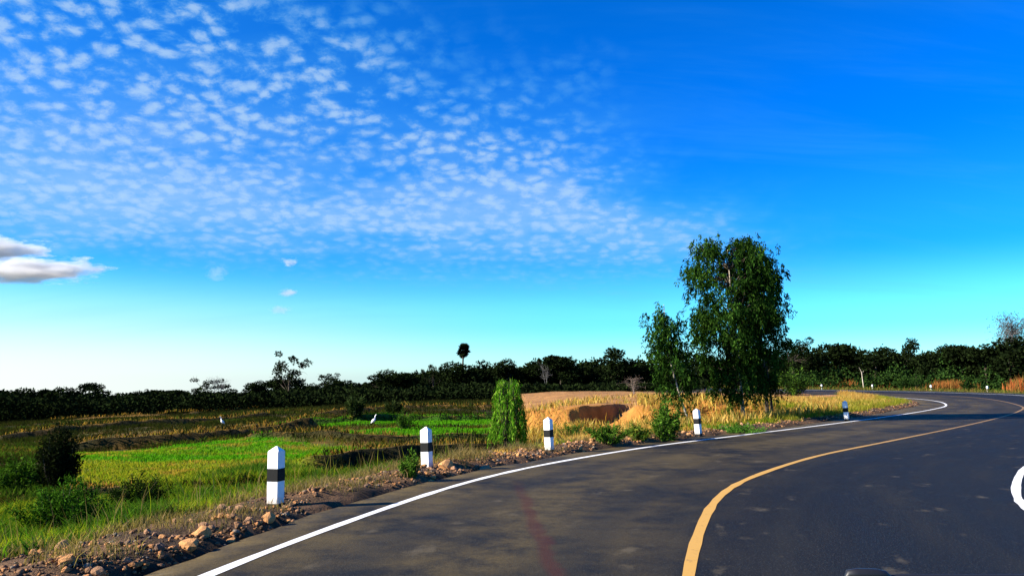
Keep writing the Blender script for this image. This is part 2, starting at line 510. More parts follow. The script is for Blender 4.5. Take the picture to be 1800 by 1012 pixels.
def mat_paint(name, col, worn, lo=0.62, hi=0.75, far_wear=0.0, spec=0.3, dirt=False):
    m, k = new_mat(name)
    tc = k.n('ShaderNodeTexCoord').outputs['Object']
    n = k.noise(tc, 7.0, 6, 0.75); g = k.noise(tc, 60.0, 3, 0.7)
    f = k.step(k.m('ADD', k.m('MULTIPLY', n, 0.7), k.m('MULTIPLY', g, 0.3)), lo, hi)
    if far_wear:                                          # driven over and rubbed thin further round the bend
        lon = k.n('ShaderNodeAttribute', attribute_name='along').outputs['Fac']
        f = k.m('MAXIMUM', f, k.m('MULTIPLY', k.step(lon, 38.0, 60.0), far_wear))
    if dirt:                                              # splashes of earth above the ground, drips under the cap
        zz = k.n('ShaderNodeSeparateXYZ', {0: tc}).outputs[2]
        sp = k.m('MULTIPLY', k.m('SUBTRACT', 1.0, k.step(k.m('ADD', zz, k.m('MULTIPLY', k.m('SUBTRACT', n, 0.5), 0.5)), 0.02, 0.20)), 0.6)
        stv = k.n('ShaderNodeVectorMath', {0: tc, 1: (1, 1, 0.08)}, operation='MULTIPLY').outputs[0]
        dr = k.m('MULTIPLY', k.step(k.noise(stv, 38.0, 3, 0.6), 0.56, 0.72), 0.30)
        col = k.mix(sp, k.mix(dr, col, (0.45, 0.43, 0.40)), (0.30, 0.20, 0.12))
    c = k.mix(k.m('MULTIPLY', f, 0.8), col, worn)
    c = k.mix(k.m('MULTIPLY', g, 0.25), c, worn)
    b = k.n('ShaderNodeBsdfPrincipled', {'Base Color': c, 'Roughness': 0.65, 'Specular IOR Level': spec})
    finish(k, b.outputs[0]); return m

def mat_plain(name, col, rough=0.6, var=0.25, scale=12.0, spec=0.3, bump=0.0):
    m, k = new_mat(name)
    tc = k.n('ShaderNodeTexCoord').outputs['Object']
    n = k.noise(tc, scale, 5, 0.7)
    c = k.mix(n, tuple(x * (1 - var) for x in col), tuple(min(1, x * (1 + var)) for x in col))
    ins = {'Base Color': c, 'Roughness': rough, 'Specular IOR Level': spec}
    if bump:
        ins['Normal'] = k.n('ShaderNodeBump', {'Height': n, 'Strength': bump, 'Distance': 0.02}).outputs[0]
    b = k.n('ShaderNodeBsdfPrincipled', ins)
    finish(k, b.outputs[0]); return m

M_GROUND = mat_ground()
M_GRASS = mat_leaf('grass_blades', 0.40)
M_LEAF = mat_leaf('leaves', 0.24)
M_FARLEAF = mat_leaf('far_leaves', 0.03)
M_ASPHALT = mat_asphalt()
M_WHITE_LINE = mat_paint('white_road_paint', (0.80, 0.79, 0.76), (0.12, 0.11, 0.10), 0.55, 0.68)
M_YELLOW_LINE = mat_paint('yellow_road_paint', (0.56, 0.31, 0.06), (0.11, 0.065, 0.03), 0.55, 0.68, 0.85)
M_POST_WHITE = mat_paint('white_post_paint', (0.85, 0.85, 0.84), (0.34, 0.30, 0.25), 0.54, 0.66, dirt=True)
M_POST_BLACK = mat_paint('black_post_paint', (0.007, 0.007, 0.007), (0.06, 0.06, 0.055), 0.56, 0.68, spec=0.08)
M_BARK = mat_bark('dark_bark', (0.03, 0.022, 0.016), (0.10, 0.08, 0.06))
M_BARK_PALE = mat_bark('pale_bark', (0.25, 0.20, 0.14), (0.52, 0.46, 0.38), 9.0)
M_TWIG = mat_plain('dry_twigs', (0.20, 0.15, 0.12), 0.9)

# ------------------------------------------------------------------ ground
def axis(fine, step0, mid, step1, far, grow):
    a = list(np.arange(fine[0], fine[1], step0))
    b = list(np.arange(fine[1], mid[1], step1)); c = list(np.arange(fine[0] - step1, mid[0], -step1))[::-1]
    up, s = [b[-1] + step1], step1
    while up[-1] < far[1]:
        s *= grow; up.append(up[-1] + s)
    dn, s = [c[0] - step1], step1
    while dn[-1] > far[0]:
        s *= grow; dn.append(dn[-1] - s)
    return np.array(dn[::-1] + c + a + b + up)

gx = axis((-9, 9), 0.14, (-32, 46), 0.32, (-6000, 6000), 1.12)
gy = axis((4.5, 40), 0.14, (-2, 62), 0.32, (-1500, 9000), 1.10)
GX, GY = np.meshgrid(gx, gy)
gxr, gyr = GX.ravel(), GY.ravel()
GZ = height(gxr, gyr)
GD, GI = road_frame(gxr, gyr)

def poly_mask(x, y, poly, soft=0.25):
    """1 inside a polygon of points in metres, with an uneven soft edge"""
    ins = np.zeros(len(x), bool)
    n = len(poly)
    for i in range(n):
        (ax, ay), (bx, by) = poly[i], poly[(i + 1) % n]
        c = ((ay > y) != (by > y)) & (x < (bx - ax) * (y - ay) / (by - ay + 1e-12) + ax)
        ins ^= c
    dd, _ = seg_dist(x, y, list(poly) + [poly[0]])
    sd = np.where(ins, dd, -dd) + (fbm(x * 0.9, y * 0.9, 41) - 0.5) * 1.2 * soft * 2
    return sm(sd / soft * 0.5 + 0.5)

def hits(pix):
    return [hit(u, v, False)[:2] for u, v in pix]

PADDY = [hits([(120, 800), (300, 790), (450, 775), (560, 786), (720, 792), (640, 806), (556, 822), (700, 828), (640, 846), (420, 852), (230, 857), (140, 850)]),
         hits([(545, 765), (700, 758), (868, 755), (868, 774), (740, 777), (620, 774)]),
         hits([(455, 754), (600, 741), (720, 733), (868, 729), (868, 746), (700, 750), (560, 757)]),
         hits([(560, 850), (640, 830), (740, 818), (760, 825), (690, 850), (600, 868)])]

def paddy(x, y):
    m = np.zeros(len(x))
    for p, s in zip(PADDY, (0.5, 0.6, 0.9, 0.4)):
        m = np.maximum(m, poly_mask(x, y, p, s))
    return m

def lerp(a, b, t):
    return a + (np.asarray(b) - a) * t[:, None]

C_GREEN = np.array((0.055, 0.190, 0.005)); C_YGREEN = np.array((0.150, 0.165, 0.010)); C_DRY = np.array((0.19, 0.105, 0.022))
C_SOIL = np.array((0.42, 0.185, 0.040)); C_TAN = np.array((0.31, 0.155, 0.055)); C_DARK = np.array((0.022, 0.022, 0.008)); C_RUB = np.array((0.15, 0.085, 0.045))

def ground_colour(x, y, d, i):
    n1 = fbm(x * 0.25, y * 0.55, 51); n2 = fbm(x * 1.1, y * 1.1, 52); n3 = fbm(x * 0.10, y * 0.35, 53)
    c = np.tile(C_DRY * 0.7, (len(x), 1))
    c = lerp(c, np.array((0.06, 0.075, 0.012)), sm((n2 - 0.42) / 0.2) * 0.7)
    c = lerp(c, C_DARK, sm((n1 - 0.50) / 0.14) * 0.8 * sm((y - 12) / 10))
    pm = paddy(x, y)
    pc = lerp(np.tile(C_GREEN, (len(x), 1)), C_YGREEN, sm((n3 - 0.40) / 0.22) * 0.85 * (1 - sm((y - 26) / 6)))
    pc = lerp(pc, C_DRY * 1.1, sm((n2 - 0.56) / 0.16) * 0.45 * (1 - sm((y - 30) / 8)))
    c = c * (1 - pm[:, None]) + pc * pm[:, None]
    # far stubble and tree shade painted dark into the strip before the wood
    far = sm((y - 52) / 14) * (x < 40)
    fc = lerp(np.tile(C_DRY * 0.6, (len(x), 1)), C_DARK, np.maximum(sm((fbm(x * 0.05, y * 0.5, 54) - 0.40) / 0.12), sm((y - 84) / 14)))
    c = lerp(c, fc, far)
    # raised clay ground
    ter = sm((y - 33.4) / 0.6) * sm((x + 1.2) / 1.2) * (1 - sm((y - 80) / 10)) * (x < 34)
    tcol = lerp(np.tile(C_SOIL, (len(x), 1)), C_TAN, sm((y - 36.2) / 2.2))
    tcol = tcol * (0.35 + 0.8 * n2 + 0.5 * fbm(x * 4.0, y * 4.0, 55))[:, None]
    c = lerp(c, tcol, ter)
    # bunds carry yellowed grass, the shade at their near foot is painted dark
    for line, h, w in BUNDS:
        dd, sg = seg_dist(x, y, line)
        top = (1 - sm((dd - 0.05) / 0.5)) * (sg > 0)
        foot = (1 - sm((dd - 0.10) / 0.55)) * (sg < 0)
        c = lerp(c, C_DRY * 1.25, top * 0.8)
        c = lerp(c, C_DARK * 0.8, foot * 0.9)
    # verge
    t = d - SHO[i]
    v = (d > 0) * (1 - sm((t - 1.3 - n2) / 0.9))
    rub = lerp(np.tile(C_RUB, (len(x), 1)), np.array((0.055, 0.036, 0.022)), sm((n2 - 0.42) / 0.2))
    c = lerp(c, rub, v)
    low = (d > 0) * sm((t - 1.4 - n2) / 0.8) * (1 - sm((t - 5) / 2)) * (1 - sm((y - 24) / 8))
    c = lerp(c, np.array((0.05, 0.055, 0.015)), low * 0.8)
    rgt = (d < 0).astype(float)
    rc = lerp(np.tile(np.array((0.10, 0.075, 0.025)), (len(x), 1)), np.array((0.05, 0.07, 0.012)), sm((n2 - 0.4) / 0.25))
    c = lerp(c, rc, rgt)
    return c

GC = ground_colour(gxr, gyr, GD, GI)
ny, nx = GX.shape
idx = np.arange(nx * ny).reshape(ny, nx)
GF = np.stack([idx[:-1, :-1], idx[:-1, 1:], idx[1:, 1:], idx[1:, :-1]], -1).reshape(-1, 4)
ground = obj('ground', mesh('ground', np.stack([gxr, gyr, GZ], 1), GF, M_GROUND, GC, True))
tag(ground, kind='structure')

# ------------------------------------------------------------------ road
ALONG = np.concatenate([[0], np.cumsum(np.linalg.norm(np.diff(LINE, axis=0), axis=1))])

def ribbon(name, offs, mat, dz, parent=None, sel=None, skirt=False):
    """strip following the road; offs: list of functions or numbers, metres right of the left line"""
    L, Rn, B = LINE, RGT, BANK
    ii = np.arange(len(L)) if sel is None else sel
    rows = []
    for o in offs:
        ov = np.full(len(ii), o) if np.isscalar(o) else o[ii]
        p = L[ii] + Rn[ii] * ov[:, None]
        zz = np.where(ov > 0, B[ii] * ov, B[ii] * ov * 0.5) + dz
        rows.append((np.concatenate([p, zz[:, None]], 1), ov))
    if skirt:
        a = rows[0][0].copy(); a[:, 2] -= 0.14; b = rows[-1][0].copy(); b[:, 2] -= 0.14
        rows = [(a, rows[0][1])] + rows + [(b, rows[-1][1])]
    V = np.stack([r[0] for r in rows], 1).reshape(-1, 3)
    lat = np.stack([r[1] for r in rows], 1).ravel()
    lon = np.repeat(ALONG[ii], len(rows))
    k = len(rows); g = np.arange(len(ii) * k).reshape(len(ii), k)
    F = np.stack([g[:-1, :-1], g[:-1, 1:], g[1:, 1:], g[1:, :-1]], -1).reshape(-1, 4)
    me = mesh(name, V, F, mat)
    for nm, arr in (('lateral', lat), ('along', lon)):
        at = me.attributes.new(nm, 'FLOAT', 'POINT'); at.data.foreach_set('value', arr.astype(np.float32))
    return obj(name, me, parent)

jit = (vnoise(ALONG * 1.4, ALONG * 0, 61) - 0.5) * 0.16 + (vnoise(ALONG * 4.0, ALONG * 0, 62) - 0.5) * 0.07
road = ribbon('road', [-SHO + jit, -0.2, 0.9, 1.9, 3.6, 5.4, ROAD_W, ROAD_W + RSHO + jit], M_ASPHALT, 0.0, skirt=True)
tag(road, kind='structure')
e1 = (vnoise(ALONG * 2.4, ALONG * 0, 63) - 0.5) * 0.022
l1 = ribbon('edge_line', [-0.055 + e1, 0.055 - e1], M_WHITE_LINE, 0.004, road)
l1['label'] = 'white edge line on the field side of the road'
l2 = ribbon('centre_line', [3.655 + e1, 3.765 - e1], M_YELLOW_LINE, 0.004, road)
l2['label'] = 'solid yellow centre line'
l3 = ribbon('edge_line', [ROAD_W - 0.055 + e1, ROAD_W + 0.055 - e1], M_WHITE_LINE, 0.004, road)
l3['label'] = 'white edge line on the far side of the road'

# ------------------------------------------------------------------ guide posts
def box_bm(hx, hy, z0, z1):
    bm = bmesh.new()
    vs = [bm.verts.new((sx * hx, sy * hy, z)) for z in (z0, z1) for sx, sy in ((-1, -1), (1, -1), (1, 1), (-1, 1))]
    bm.faces.new(vs[3::-1]); bm.faces.new(vs[4:])
    for i in range(4):
        j = (i + 1) % 4
        bm.faces.new((vs[i], vs[j], vs[4 + j], vs[4 + i]))
    return bm

def make_post():
    root = empty('guide_post')
    a = 0.075
    bm = box_bm(a, a, -0.25, 0.68)
    top = [v for v in bm.verts if v.co.z > 0.6]
    tf = [f for f in bm.faces if all(v in top for v in f.verts)]
    bmesh.ops.delete(bm, geom=tf, context='FACES_ONLY')
    apex = bm.verts.new((0.004, -0.003, 0.745))
    bm.verts.ensure_lookup_table()
    ring = sorted(top, key=lambda v: math.atan2(v.co.y, v.co.x))
    for i in range(4):
        bm.faces.new((ring[i], ring[(i + 1) % 4], apex))
    bmesh.ops.bevel(bm, geom=[e for e in bm.edges], offset=0.006, segments=2, affect='EDGES')
    shaft = bm_obj('shaft', bm, M_POST_WHITE, root)
    bm = box_bm(a + 0.003, a + 0.003, 0.325, 0.475)
    bmesh.ops.bevel(bm, geom=[e for e in bm.edges if abs(e.verts[0].co.z - e.verts[1].co.z) > 0.1], offset=0.007, segments=2, affect='EDGES')
    b1 = bm_obj('band', bm, M_POST_BLACK, root)
    bm = box_bm(a + 0.003, a + 0.003, -0.2, 0.065)
    bmesh.ops.bevel(bm, geom=[e for e in bm.edges if abs(e.verts[0].co.z - e.verts[1].co.z) > 0.1], offset=0.007, segments=2, affect='EDGES')
    b2 = bm_obj('foot_band', bm, M_POST_BLACK, root)
    return root

def z1(x, y):
    return float(height(np.array([x]), np.array([y]))[0])

POST_G = 'black banded white guide posts along the road'
posts = [  # u, v of the foot, lean to the left in degrees, extra turn, label
    (484, 893, 0.8, 0, 'nearest white concrete guide post, largest in view, among stones and grass'),
    (751, 827, 2.6, 4, 'second nearest white guide post, with a small leafy weed at its foot'),
    (966, 795, 2.6, 3, 'white guide post just right of the drooping green shrub'),
    (1228, 766, 3.6, 4, 'white guide post in dry grass below the slender leaning tree'),
    (1489, 739, 5.0, 4, 'white guide post on the grassy inside of the far bend'),
]
proto = make_post()
def stand_post(i, x, y, lean, turn, label):
    o = proto if i == 0 else copy_tree(proto)
    d, j = road_frame(np.array([x]), np.array([y]))
    hd = math.atan2(TAN[j[0], 1], TAN[j[0], 0]) - math.pi / 2
    o.location = (x, y, 0.0 if i < 5 else z1(x, y))
    o.rotation_mode = 'XYZ'
    q = Matrix.Rotation(-R(lean), 4, 'Y') @ Matrix.Rotation(hd + R(turn), 4, 'Z')
    o.rotation_euler = q.to_euler()
    tag(o, label, 'guide post', POST_G)
    return o
POST_XY = []
for i, (u, v, lean, turn, lab) in enumerate(posts):
    x, y = gp(u, v, 0.0)
    POST_XY.append((x, y))
    o = stand_post(i, x, y, lean, turn, lab)
far_posts = [(1803, 76, 'small white guide post at the right edge beside the tallest red brown grass'),
             (1735, 78, 'small white guide post before dark trees, just left of the right edge one'),
             (1636, 86, 'small white guide post left of the low red brown grass patch'),
             (1533, 97, 'tiny white guide post below the pale trunk across the road'),
             (1444, 106, 'farthest tiny white guide post where the road vanishes behind trees')]
for u, Y, lab in far_posts:
    x, y, z = at_dist(u, Y)
    d, j = road_frame(np.array([x]), np.array([y]))
    need = -(ROAD_W + RSHO + 0.5)
    if d[0] > need:                                    # keep it off the asphalt
        x, y = (LINE[j[0]] - RGT[j[0]] * need)
    stand_post(9, float(x), float(y), 3.0, 10, lab)

# ------------------------------------------------------------------ stones and rubble
M_STONE = []
for nm, c in (('orange_clod', (0.50, 0.25, 0.10)), ('brown_clod', (0.36, 0.20, 0.11)), ('grey_stone', (0.20, 0.125, 0.085))):
    M_STONE.append(mat_plain(nm, c, 0.95, 0.45, 9.0, 0.1, 0.9))

def stone_mesh(seed, mat, sub=2):
    bm = bmesh.new()
    bmesh.ops.create_icosphere(bm, subdivisions=sub, radius=1.0)
    r = random.Random(seed)
    pl_ = [(Vector((r.uniform(-1, 1), r.uniform(-1, 1), r.uniform(-1, 1))).normalized(), r.uniform(0.55, 0.9)) for _ in range(9)]
    for v in bm.verts:
        for n, dd in pl_:                                # chop flat faces into it
            s = v.co.dot(n)
            if s > dd: v.co -= n * (s - dd) * 0.9
        v.co *= 1 + r.uniform(-0.13, 0.13)
    sc = Vector((r.uniform(0.9, 1.3), r.uniform(0.75, 1.0), r.uniform(0.55, 0.8)))
    for v in bm.verts:
        v.co = Vector((v.co.x * sc.x, v.co.y * sc.y, v.co.z * sc.z))
    me = bpy.data.meshes.new('rock')
    bmesh.ops.recalc_face_normals(bm, faces=bm.faces)
    bm.to_mesh(me); bm.free(); me.materials.append(mat)
    return me

ROCKS = [stone_mesh(s, M_STONE[(0, 0, 1, 1, 2, 0, 1)[s % 7]]) for s in range(14)]

def rock(x, y, r, me, label, group=None, sink=0.25):
    o = obj('rock', me)
    o.location = (x, y, z1(x, y) + r * (0.6 - sink) * 0.8)
    o.rotation_euler = (random.uniform(-.4, .4), random.uniform(-.4, .4), random.uniform(0, 6.3))
    o.scale = (r, r, r)
    return tag(o, label, 'rock', group)

big = [(334, 958, 0.085, 0, 'left of the three orange stones piled at the rubble edge beside the asphalt'),
       (354, 944, 0.095, 5, 'middle and highest of the three orange stones piled at the rubble edge'),
       (377, 957, 0.085, 7, 'right and roundest of the three orange stones piled at the rubble edge'),
       (472, 915, 0.095, 12, 'long orange stone lying just below the nearest white guide post'),
       (408, 938, 0.050, 0, 'small pale orange stone between the orange pile and the nearest guide post'),
       (765, 838, 0.110, 14, 'square pale block of earth at the foot of the second guide post'),
       (782, 822, 0.150, 1, 'large pale clod just right of the second guide post'),
       (855, 818, 0.120, 3, 'flat tan clod on the verge left of the drooping shrub')]
for u, v, r, s, lab in big:
    x, y = gp(u, v, 0.05)
    rock(x, y, r, ROCKS[s % 14], lab, sink=0.2)
near_i = np.nonzero((LINE[:, 1] > 4.5) & (LINE[:, 1] < 34))[0]
n_r = 0
while n_r < 285:
    j = int(near_i[int(len(near_i) * random.random() ** 1.7)])
    t = SHO[j] + random.gauss(0.50, 0.34)
    if not SHO[j] + 0.06 < t < SHO[j] + 1.7: continue
    x, y = LINE[j] - RGT[j] * t
    if min(math.hypot(x - a, y - b) for a, b in POST_XY) < 0.14: continue
    if vnoise(np.array([x * 0.9]), np.array([y * 0.9]), 77)[0] < 0.28: continue
    r = random.choice((0.03, 0.035, 0.04, 0.045, 0.05, 0.055, 0.068))
    rock(float(x), float(y), r, ROCKS[n_r % 14], 'broken clay clod among many in the rubble strip beside the asphalt', 'broken clay clods on the verge', 0.1)
    n_r += 1

def gravel():
    n = 15000
    bm = bmesh.new(); bmesh.ops.create_icosphere(bm, subdivisions=1, radius=1.0)
    bm.verts.ensure_lookup_table()
    bv = np.array([v.co[:] for v in bm.verts]); bf = np.array([[v.index for v in f.verts] for f in bm.faces]); bm.free()
    vi = np.nonzero((LINE[:, 1] > 4) & (LINE[:, 1] < 60))[0]
    j = vi[(len(vi) * rng.random(n) ** 1.5).astype(int)]
    t = SHO[j] + np.abs(rng.normal(0.5, 0.42, n)) + 0.02
    p = LINE[j] - RGT[j] * t[:, None] + rng.normal(0, 0.1, (n, 2))
    d, i = road_frame(p[:, 0], p[:, 1])
    ok = (d > SHO[i] + 0.03) & (rng.random(n) > 0.75 * sm((p[:, 1] - 16) / 10)) & (vnoise(p[:, 0] * 0.9, p[:, 1] * 0.9, 78) > 0.22)
    p = p[ok]; n = len(p)
    z = height(p[:, 0], p[:, 1])
    r = rng.choice([0.010, 0.014, 0.02, 0.028, 0.036], n, p=[.3, .3, .2, .13, .07]) * (1 + np.clip(p[:, 1] - 10, 0, 30) * 0.008)
    S = r[:, None] * np.stack([rng.uniform(.8, 1.3, n), rng.uniform(.8, 1.2, n), rng.uniform(.5, .9, n)], 1)
    sh = bv[None] * (1 + rng.uniform(-.25, .25, (n, len(bv), 1)))
    V = sh * S[:, None, :]
    an = rng.uniform(0, 6.28, n); ca, sa = np.cos(an)[:, None], np.sin(an)[:, None]
    V = np.stack([V[..., 0] * ca - V[..., 1] * sa, V[..., 0] * sa + V[..., 1] * ca, V[..., 2]], -1)
    V += np.concatenate([p, (z + r * 0.3)[:, None]], 1)[:, None, :]
    F = (bf[None] + (np.arange(n) * len(bv))[:, None, None]).reshape(-1, 3)
    pal = np.array([(0.36, 0.17, 0.07), (0.22, 0.12, 0.065), (0.20, 0.16, 0.12), (0.09, 0.055, 0.035)])
    c = pal[rng.choice(4, n, p=[.28, .32, .10, .30])] * rng.uniform(.7, 1.25, (n, 1))
    o = obj('gravel', mesh('gravel', V.reshape(-1, 3), F, M_GROUND, np.repeat(c, len(bv), 0)))
    tag(o, 'loose reddish gravel and crumbled earth along the road verge', 'gravel', kind='stuff')
gravel()

# ------------------------------------------------------------------ blades and leaves
def quads(P, T, S, mid=0.45, sag=None):
    """one four-cornered blade from P to T with half width vector S"""
    Mid = P + (T - P) * mid
    if sag is not None: Mid = Mid + sag
    V = np.stack([P, Mid - S, T, Mid + S], 1).reshape(-1, 3)
    F = np.arange(len(V)).reshape(-1, 4)
    return V, F

def unit(v):
    return v / np.maximum(1e-9, np.linalg.norm(v, axis=1))[:, None]

def blade_set(x, y, H, W, lean, col, z=None):
    n = len(x)
    if z is None: z = height(x, y) - 0.01
    P = np.stack([x, y, z], 1)
    a = rng.uniform(0, 2 * np.pi, n)
    L = np.stack([np.cos(a), np.sin(a), np.zeros(n)], 1)
    ln = lean * H * rng.uniform(0.2, 1.3, n)
    T = P + L * ln[:, None]; T[:, 2] += H
    b = rng.uniform(0, 2 * np.pi, n)
    S = np.stack([np.cos(b), np.sin(b), np.zeros(n)], 1) * (W / 2)[:, None]
    sag = -L * (ln * 0.22)[:, None]; sag[:, 2] = H * 0.10
    V, F = quads(P, T, S, 0.45, sag)
    C = np.repeat(col, 4, 0)
    C.reshape(n, 4, 3)[:, 2] *= 1.15
    return V, F, C

def join(parts):
    V, F, C, o = [], [], [], 0
    for v, f, c in parts:
        V.append(v); F.append(f + o); C.append(c); o += len(v)
    return np.concatenate(V), np.concatenate(F), np.concatenate(C)

def palette(cols, n, p=None, var=0.3):
    c = np.array(cols)[rng.choice(len(cols), n, p=p)]
    return c * rng.uniform(1 - var, 1 + var, (n, 1))

def strip(n, y0, y1, t0, t1, power=1.0):
    """random points beside the road: t metres outside the paved edge"""
    vi = np.nonzero((LINE[:, 1] > y0) & (LINE[:, 1] < y1))[0]
    j = vi[(len(vi) * rng.random(n) ** power).astype(int)]
    t = SHO[j] + t0 + (t1 - t0) * rng.random(n)
    p = LINE[j] - RGT[j] * t[:, None] + rng.normal(0, 0.12, (n, 2))
    d, i = road_frame(p[:, 0], p[:, 1])
    ok = d > SHO[i] + max(0.02, t0 - 0.15)
    return p[ok, 0], p[ok, 1], (d - SHO[i])[ok]

G1 = [(0.13, 0.19, 0.008), (0.19, 0.22, 0.012), (0.07, 0.14, 0.008), (0.26, 0.24, 0.02)]
G2 = [(0.035, 0.085, 0.008), (0.055, 0.12, 0.01), (0.025, 0.06, 0.008)]
DR = [(0.42, 0.26, 0.06), (0.48, 0.33, 0.10), (0.30, 0.16, 0.04), (0.38, 0.19, 0.04)]
DG = [(0.20, 0.14, 0.05), (0.26, 0.18, 0.075), (0.11, 0.085, 0.035)]

def stuff(name, parts, label, cat, mat=M_GRASS):
    V, F, C = join(parts)
    o = obj(name, mesh(name, V, F, mat, C))
    return tag(o, label, cat, kind='stuff')

def near_grass():
    parts = []
    # tall bright grass on the bank below the road, left of the rubble
    x, y, t = strip(120000, 3.0, 16, 1.5, 9.0, 1.0)
    n1 = fbm(x * 0.8, y * 0.8, 81); n2 = fbm(x * 0.7, y * 0.7, 82)
    keep = (n1 > 0.30 + 0.25 * (t < 2.0)); x, y, t, n1, n2 = x[keep], y[keep], t[keep], n1[keep], n2[keep]
    n = len(x)
    H = (0.10 + 0.44 * n2) * rng.uniform(.5, 1.2, n) * (0.40 + 0.60 * sm((t - 1.7) / 1.0))
    c = palette(G1, n) * np.where(y < 12, 1.3, 1.0)[:, None]; dk = palette(G2, n); dry = palette(DG, n)
    f = sm((n2 - 0.50) / 0.10)[:, None]; c = c * (1 - f) + dk * f
    yl = palette([(0.34, 0.36, 0.010), (0.26, 0.32, 0.008), (0.40, 0.37, 0.02)], n)
    f = (sm((n1 - 0.38) / 0.12) * (1 - sm((n2 - 0.52) / 0.08)) * (1 - sm((y - 9.5) / 2.5)))[:, None]; c = c * (1 - f) + yl * f
    f = (1 - sm((t - 1.35 - 0.9 * n1) / 0.5))[:, None] * 0.85; c = c * (1 - f) + dry * f
    parts.append(blade_set(x, y, H, rng.uniform(.006, .014, n), 0.55, c))
    # broad weed leaves
    k = rng.random(n) < 0.16
    parts.append(blade_set(x[k], y[k], H[k] * 1.05, rng.uniform(.02, .045, k.sum()), 0.9, palette(G2 + G1[2:3], k.sum())))
    # seed stalks
    x, y, t = strip(700, 5, 16, 1.6, 5.0)
    n = len(x)
    parts.append(blade_set(x, y, rng.uniform(.35, .65, n), np.full(n, .007), 0.35, palette(DG + G1[1:2], n)))
    # wiry dry grass among the stones
    x, y, t = strip(20000, 3.5, 20, 0.30, 2.1)
    n = len(x)
    k = (vnoise(x * 1.2, y * 1.2, 83) > 0.48) & (np.min([np.hypot(x - a, y - b) for a, b in POST_AT], axis=0) > 0.22)
    x, y = x[k], y[k]; n = len(x)
    parts.append(blade_set(x, y, rng.uniform(.05, .24, n) * vnoise(x * 1.2, y * 1.2, 83) * 1.3, rng.uniform(.005, .011, n), 0.8, palette(DG + [(0.12, 0.10, 0.05)], n)))
    stuff('verge_grass', parts, 'long bright green and straw coloured grass on the bank below the road', 'grass')

def mid_grass():
    parts = []
    # verge from the second post round the bend
    x, y, t = strip(60000, 14, 60, 0.55, 4.6, 1.25)
    n1 = fbm(x * 0.55, y * 0.55, 84); n2 = fbm(x * 1.6, y * 1.6, 85)
    k = n2 > 0.34 + 0.12 * (t < 1.0); x, y, t, n1, n2 = x[k], y[k], t[k], n1[k], n2[k]
    n = len(x)
    far = sm((y - 16) / 8)
    H = (0.10 + 0.42 * n1 * far) * rng.uniform(.5, 1.3, n) * (0.45 + 0.55 * sm((t - 0.5) / 1.2))
    g = palette(G1 + G2[1:2], n); dr = palette(DR, n)
    f = (sm((n1 - 0.44 + 0.05 * (y > 24)) / 0.10) * (1 - 0.75 * sm((y - 23) / 4) * (1 - sm((t - 1.6 - n2) / 0.6))))[:, None]
    c = g * (1 - f) + dr * f
    parts.append(blade_set(x, y, H, rng.uniform(.010, .024, n), 0.5, c))
    stuff('roadside_grass', parts, 'mixed green and dry yellow grass edging the bend of the road', 'grass')

